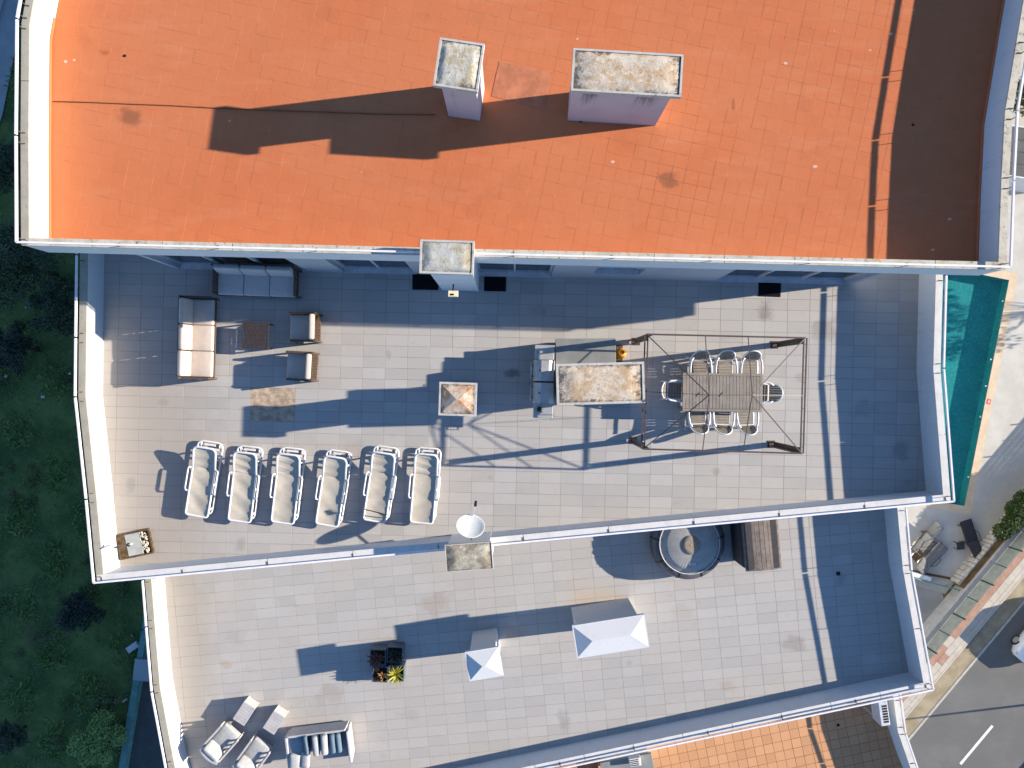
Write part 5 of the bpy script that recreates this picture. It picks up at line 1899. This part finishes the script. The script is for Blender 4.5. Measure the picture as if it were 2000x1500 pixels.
# ---- parked car: a small white hatchback, mostly beyond the right edge
def build_car():
    cx, cy = P(2029, 1230, ZS)
    t = thing('parked_car', 'white hatchback on the road, only its rounded front corner in view', 'car', (cx, cy, ZS), math.atan2(-DX * 0 - 0.767, -0.642))
    W2 = 0.86
    st = [(-1.98, 0.60, 0.30, 0.78), (-1.90, 0.76, 0.24, 0.92), (-1.5, 0.84, 0.20, 0.98), (-0.6, W2, 0.19, 0.96), (0.4, W2, 0.19, 0.94), (1.1, 0.85, 0.20, 0.90), (1.6, 0.80, 0.22, 0.82), (1.86, 0.68, 0.26, 0.72), (1.97, 0.50, 0.33, 0.62)]
    prof = [(0.80, 0.0), (0.97, 0.12), (1.0, 0.45), (0.99, 0.72), (0.93, 0.93), (0.80, 1.0), (0.4, 1.02), (0, 1.03)]
    b = MB()
    vs_, fs = [], []
    ring_ = [(u, v) for u, v in prof] + [(-u, v) for u, v in prof[-2::-1]]
    n = len(ring_)
    for (x, hw, z0, z1) in st:
        vs_ += [(x, hw * u, z0 + (z1 - z0) * v) for u, v in ring_]
    for i in range(len(st) - 1):
        for k in range(n):
            fs.append((i * n + k, (i + 1) * n + k, (i + 1) * n + (k + 1) % n, i * n + (k + 1) % n))
    fs += [tuple(range(n)), tuple((len(st) - 1) * n + k for k in range(n - 1, -1, -1))]
    b.add(vs_, fs)
    b.build('body', M['car_white'], t, True)
    g = MB()
    gs = [(-1.85, 0.66, 0.94, 0.0), (-1.55, 0.62, 1.42, 0.0), (-0.9, 0.62, 1.50, 0), (-0.1, 0.62, 1.50, 0), (0.35, 0.60, 1.42, 0), (1.10, 0.70, 0.91, 0)]
    vs_, fs = [], []
    for (x, hw, z1, _) in gs:
        lo = 0.90
        vs_ += [(x, 0.80 if z1 > 1.0 else hw, lo), (x, hw + 0.03, (lo + z1 * 3) / 4), (x, hw * 0.9, z1), (x, 0, z1 + 0.015), (x, -hw * 0.9, z1), (x, -hw - 0.03, (lo + z1 * 3) / 4), (x, -0.80 if z1 > 1.0 else -hw, lo)]
    for i in range(len(gs) - 1):
        for k in range(6):
            fs.append((i * 7 + k, (i + 1) * 7 + k, (i + 1) * 7 + k + 1, i * 7 + k + 1))
    g.add(vs_, fs)
    ca = g.build('cabin_glass', M['glass'], t, True)
    MB().rbox((-0.62, 0, 1.50), (1.75, 1.08, 0.05), 0.02).build('roof_panel', M['car_white'], ca, True)
    for s in (-1, 1):
        p = MB()
        p.bar((1.06, s * 0.72, 0.93), (0.36, s * 0.565, 1.44), 0.06, 0.05)
        p.bar((-0.45, s * 0.80, 0.93), (-0.45, s * 0.60, 1.46), 0.07, 0.04)
        p.bar((-1.55, s * 0.78, 0.95), (-1.5, s * 0.58, 1.44), 0.22, 0.05)
        p.build('pillar', M['car_white'], ca)
        for x in (1.25, -1.22):
            w = MB(Matrix.Translation((x, s * 0.755, 0.30)) @ Matrix.Rotation(R(90), 4, 'X'))
            w.lathe([(0.20, -0.08), (0.28, -0.08), (0.30, -0.06), (0.30, 0.06), (0.28, 0.08), (0.20, 0.08)], 28)
            wo_ = w.build('wheel', M['black'], t, True)
            r = MB(Matrix.Translation((x, s * 0.84, 0.30)) @ Matrix.Rotation(R(90), 4, 'X'))
            r.lathe([(0.20, -0.012), (0.19, 0.01), (0.05, 0.02)], 20)
            for k in range(5):
                r.bar((0, 0, 0.02), (0.18 * math.cos(k * 1.2566), 0.18 * math.sin(k * 1.2566), 0.015), 0.03)
            r.build('rim', M['inox'], wo_)
        MB().rbox((1.74, s * 0.58, 0.66), (0.26, 0.24, 0.15), 0.06, Matrix.Rotation(R(-s * 28), 4, 'Z')).build('headlight', M['alu'], t, True)
        MB().rbox((0.88, s * 0.95, 0.98), (0.12, 0.2, 0.13), 0.04).build('mirror', M['car_white'], t, True)
        MB().bar((1.68, s * 0.35, 0.86), (0.98, s * 0.55, 0.945), 0.012, 0.008).build('bonnet_seam', M['black'], t)
    MB().rbox((1.93, 0, 0.40), (0.10, 1.0, 0.12), 0.03).build('grille', M['black'], t)


M['car_white'] = plain('car_paint', (0.72, 0.74, 0.74), 0.25, 0.6, 0, 0.03)
build_car()

# ---- street lamp beyond the right edge (its shadow crosses the road)
x, y = P(2165, 1357, ZS)
t = thing('street_lamp', 'tall street lamp across the road, casting a long thin shadow', 'lamp', (x, y, ZS + 0.12))
MB().tube([(0, 0, 0), (0, 0, 3.9)], 0.075, 12, r2=0.04).build('pole', M['alu'], t, True)
MB().tube([(0, 0, 3.9), (-0.1, 0.0, 4.05), (-0.3, 0.0, 4.1)], 0.03, 8).build('arm', M['alu'], t, True)
MB().rbox((-0.4, 0, 4.1), (0.35, 0.14, 0.06), 0.02).build('lantern', M['alu'], t, True)


# ================================================================== VEGETATION
def leaf_cloud(centres, radii, n, size, seed, squash=0.75, shell=0.55, up=0.5):
    """many small leaf quads spread through overlapping clumps"""
    r = np.random.default_rng(seed)
    cs, rs = np.array(centres, float), np.array(radii, float)
    w = rs ** 2
    k = r.choice(len(cs), n, p=w / w.sum())
    d = r.normal(size=(n, 3))
    d /= np.linalg.norm(d, axis=1)[:, None]
    rad = rs[k] * (shell + (1 - shell) * r.random(n)) * (0.8 + 0.35 * r.random(n))
    pos = cs[k] + d * rad[:, None] * np.array([1, 1, squash])
    nr = d + r.normal(size=(n, 3)) * 0.7 + np.array([0, 0, up])
    nr /= np.linalg.norm(nr, axis=1)[:, None]
    t = np.cross(nr, r.normal(size=(n, 3)))
    t /= np.linalg.norm(t, axis=1)[:, None]
    b = np.cross(nr, t)
    s = size * (0.6 + 0.8 * r.random(n))[:, None]
    v = np.stack([pos - t * s, pos + b * s * 0.45, pos + t * s, pos - b * s * 0.45], 1).reshape(-1, 3)
    f = np.arange(n * 4).reshape(-1, 4)
    return v, f


def mesh_np(name, v, f, mat):
    me = bpy.data.meshes.new(name)
    me.vertices.add(len(v))
    me.vertices.foreach_set('co', np.asarray(v, np.float32).ravel())
    k = f.shape[1]
    me.loops.add(f.size)
    me.loops.foreach_set('vertex_index', f.astype(np.int32).ravel())
    me.polygons.add(len(f))
    me.polygons.foreach_set('loop_start', np.arange(0, f.size, k, dtype=np.int32))
    me.materials.append(mat)
    me.update(calc_edges=True)
    me.validate()
    return me


def foliage(name, a, b, c):
    n = NT(name)
    g = n.node('ShaderNodeNewGeometry')
    w = n.node('ShaderNodeTexWhiteNoise', noise_dimensions='1D')
    n.lk(g.outputs['Random Per Island'], w.inputs['W'])
    col = n.mix(w.outputs['Value'], a, b)
    col = n.mix(n.math('MULTIPLY', n.ramp(n.noise(1.2, 4.0), 0.45, 0.7), 0.6), col, c)
    return n.done(col, 0.6, 0.25)


M['leaf_conifer'] = foliage('conifer_leaf', (0.018, 0.032, 0.016), (0.055, 0.085, 0.05), (0.08, 0.115, 0.09))
M['leaf_blue'] = foliage('blue_leaf', (0.016, 0.024, 0.022), (0.035, 0.050, 0.045), (0.05, 0.065, 0.06))
M['leaf_bright'] = foliage('bright_leaf', (0.14, 0.23, 0.06), (0.26, 0.36, 0.12), (0.20, 0.30, 0.10))
M['leaf_hedge'] = foliage('hedge_leaf', (0.016, 0.036, 0.005), (0.042, 0.072, 0.008), (0.06, 0.085, 0.01))
M['grass'] = foliage('grass_blade', (0.05, 0.13, 0.03), (0.16, 0.26, 0.06), (0.26, 0.24, 0.09))
M['scrub'] = foliage('scrub_leaf', (0.05, 0.09, 0.03), (0.12, 0.15, 0.055), (0.17, 0.13, 0.07))
M['bark'] = plain('bark', (0.09, 0.065, 0.045), 0.9, 0.1, 0, 0.4, 8.0)
M['dry'] = plain('dry_stalk', (0.16, 0.14, 0.10), 0.9, 0.1, 0, 0.3, 6.0)


def tree(name, label, cat, px, py, h, rad, n, size, mat, seed, clumps=12, squash=0.8, trunk_h=0.4, group=None, shell=0.5):
    r = random.Random(seed)
    zt = h * 0.62
    x, y = P(px, py, zt)
    t = thing(name, label, cat, (x, y, 0), 0, group)
    tb = MB()
    tb.tube([(0, 0, -0.05), (0.05, 0.02, h * 0.3), (0, 0.05, h * 0.75)], 0.05 + 0.025 * h, 8, r2=0.02)
    cs, rs = [], []
    for k in range(clumps):
        a = 2 * math.pi * k * 0.381966 + r.uniform(-0.3, 0.3)
        q = rad * math.sqrt((k + 0.5) / clumps) * 0.75
        z = h * (trunk_h + (1 - trunk_h) * (0.9 - 0.55 * (q / rad) ** 2) * r.uniform(0.7, 1.0))
        c = (q * math.cos(a), q * math.sin(a), z)
        cs.append(c)
        rs.append(rad * r.uniform(0.22, 0.42))
        tb.tube([(0, 0.03, h * trunk_h * r.uniform(0.6, 1.2)), (c[0] * 0.5, c[1] * 0.5, z * 0.8), c], 0.03, 5, r2=0.008)
    tb.build('trunk', M['bark'], t, True)
    v, f = leaf_cloud(cs, rs, n, size, seed, squash, shell)
    link('crown', mesh_np('crown', v, f, mat), t)
    return t


tree('dark_tree', 'dark loose-crowned tree at the left edge level with the orange roof corner', 'tree', 40, 520, 4.5, 2.2, 5200, 0.075, M['leaf_conifer'], 11, 16, group='trees in the shaded garden')
tree('dark_tree', 'dark blue-green tree below the left corner of the orange roof', 'tree', 118, 600, 3.8, 1.7, 4200, 0.07, M['leaf_conifer'], 12, 13, group='trees in the shaded garden')
tree('dark_tree', 'dark tree at the left edge with blue-green tips, above the grass', 'tree', 25, 680, 3.2, 1.5, 3600, 0.07, M['leaf_blue'], 13, 12, group='trees in the shaded garden')
tree('dark_tree', 'dark scrubby tree between blue path and orange roof parapet', 'tree', 22, 330, 3.4, 1.5, 3400, 0.07, M['leaf_conifer'], 14, 12, group='trees in the shaded garden')
tree('garden_bush', 'dark rounded blue-green bush in the grass by the parapet corner', 'bush', 152, 1195, 1.6, 1.25, 4200, 0.06, M['leaf_blue'], 15, 14, 0.8, 0.15)
tree('garden_bush', 'light green leafy bush at the bottom beside the teal wall', 'bush', 190, 1448, 2.2, 1.5, 6500, 0.07, M['leaf_bright'], 16, 12, 0.8, 0.2)
tree('garden_bush', 'dark green bush at the bottom left corner', 'bush', 20, 1440, 1.8, 1.1, 3200, 0.06, M['leaf_conifer'], 17, 10, 0.8, 0.15)
tree('garden_bush', 'mottled green bush against the teal wall, above the light green one', 'bush', 205, 1375, 1.2, 0.8, 2600, 0.06, M['scrub'], 18, 9, 0.8, 0.15)
# off to the right: a bare-ish tree whose branches shade the deck, and shrubs
tree('deciduous_tree', 'sparse tree beyond the right edge shading the pool deck', 'tree', 2420, 560, 5.5, 2.3, 1500, 0.11, M['leaf_hedge'], 21, 16, 0.8, 0.45, None, 0.3)
x, y = S(2163, 498, 0.9)
t = thing('hedge', 'bright green clipped hedge in the planting strip at right edge', 'hedge', (x, y, 0.72), 0)
cs = [(-0.75, -0.80, 0.40), (-0.35, -0.42, 0.48), (0.0, 0.0, 0.5), (0.4, 0.45, 0.5), (0.85, 0.95, 0.5), (1.3, 1.5, 0.5), (-0.1, 0.35, 0.45), (0.35, 0.85, 0.45), (0.3, 0.05, 0.42), (1.75, 2.0, 0.5)]
v, f = leaf_cloud(cs, [0.46, 0.52, 0.56, 0.58, 0.6, 0.6, 0.5, 0.5, 0.5, 0.5], 12000, 0.055, 31, 0.8, 0.8, 0.8)
link('foliage', mesh_np('foliage', v, f, M['leaf_hedge']), t)
MB().tube([(-0.75, -0.8, 0.0), (-0.74, -0.8, 0.4)], 0.03, 6).build('stem', M['bark'], t)
MB().tube([(0.4, 0.45, 0.0), (0.4, 0.46, 0.4)], 0.03, 6).build('stem', M['bark'], t)
tree('garden_bush', 'olive green shrub beyond the upper right parapet', 'bush', 2015, 190, 2.0, 1.5, 4200, 0.07, M['leaf_hedge'], 23, 14, 0.8, 0.15)

# dry palm-like plant with radiating fronds
x, y = P(72, 1243)
t = thing('dry_agave', 'dry grey plant with long radiating stalks in the dark grass', 'plant', (x, y, 0))
rg = random.Random(5)
for k in range(26):
    a = rg.uniform(0, 6.283)
    L = rg.uniform(0.8, 2.0)
    el = rg.uniform(0.25, 0.9)
    pts = []
    for q in range(6):
        s = q / 5
        pts.append((math.cos(a + 0.25 * s) * L * s * math.cos(el), math.sin(a + 0.25 * s) * L * s * math.cos(el), 0.05 + L * s * math.sin(el) * (1 - 0.75 * s)))
    MB().tube(pts, 0.018, 5, r2=0.006).build('stalk', M['dry'], t, True)

# weeds and grass in the shaded garden
n = 120000
r = np.random.default_rng(5)
gx = r.uniform(-34, -14.0, n)
gy = r.uniform(-27, 27, n)
dens = np.sin(gx * 0.9 + 1.3 * np.sin(gy * 0.5)) * np.sin(gy * 0.7 + np.sin(gx * 0.6)) * 0.5 + 0.5
keep = r.random(n) < 0.35 + 0.65 * dens
# not on the path at the top left or the paving behind the teal wall
pxs, pys = 1000 + gx * FPX / ZC, 750 - gy * FPX / ZC
keep &= ~((pys < 240) & (pxs < 45 - (pys / 225.0) * 42))
keep &= ~((pys > 1180) & (pxs > 288 - (pys - 1200) * 0.165))
gx, gy = gx[keep], gy[keep]
m = len(gx)
L = r.uniform(0.05, 0.19, m) * (0.7 + 0.9 * (np.sin(gx * 1.7) * np.cos(gy * 1.3) > 0.2))
a = r.uniform(0, 6.283, m)
el = r.uniform(0.2, 1.2, m)
d = np.stack([np.cos(a) * np.cos(el), np.sin(a) * np.cos(el), np.sin(el)], 1)
s = np.stack([-np.sin(a), np.cos(a), np.zeros(m)], 1) * (L * r.uniform(0.12, 0.30, m))[:, None]
p = np.stack([gx, gy, np.full(m, -0.05)], 1)
v = np.stack([p - s, p + s, p + d * L[:, None] + s * 0.3, p + d * L[:, None] - s * 0.3], 1).reshape(-1, 3)
o = link('grass', mesh_np('grass', v, np.arange(m * 4).reshape(-1, 4), M['grass']))
stuff(o)
o['label'] = 'rough dark grass and weeds covering the shaded garden'
o['category'] = 'grass'
k = 60
rr = np.random.default_rng(9)
cs = np.stack([rr.uniform(-29, -19, k), rr.uniform(-21, 8, k), rr.uniform(0.0, 0.15, k)], 1)
cpx = 1000 + cs[:, 0] * FPX / ZC
cpy = 750 - cs[:, 1] * FPX / ZC
cs = cs[~((cpy > 1150) & (cpx > 270 - (cpy - 1200) * 0.165))]
v, f = leaf_cloud(cs, rr.uniform(0.2, 0.6, len(cs)), 9000, 0.06, 77, 0.45, 0.3, 0.8)
o = link('ground_cover', mesh_np('ground_cover', v, f, M['scrub']))
stuff(o)
o['label'] = 'low mottled scrub patches in the shaded garden'
o['category'] = 'ground cover'
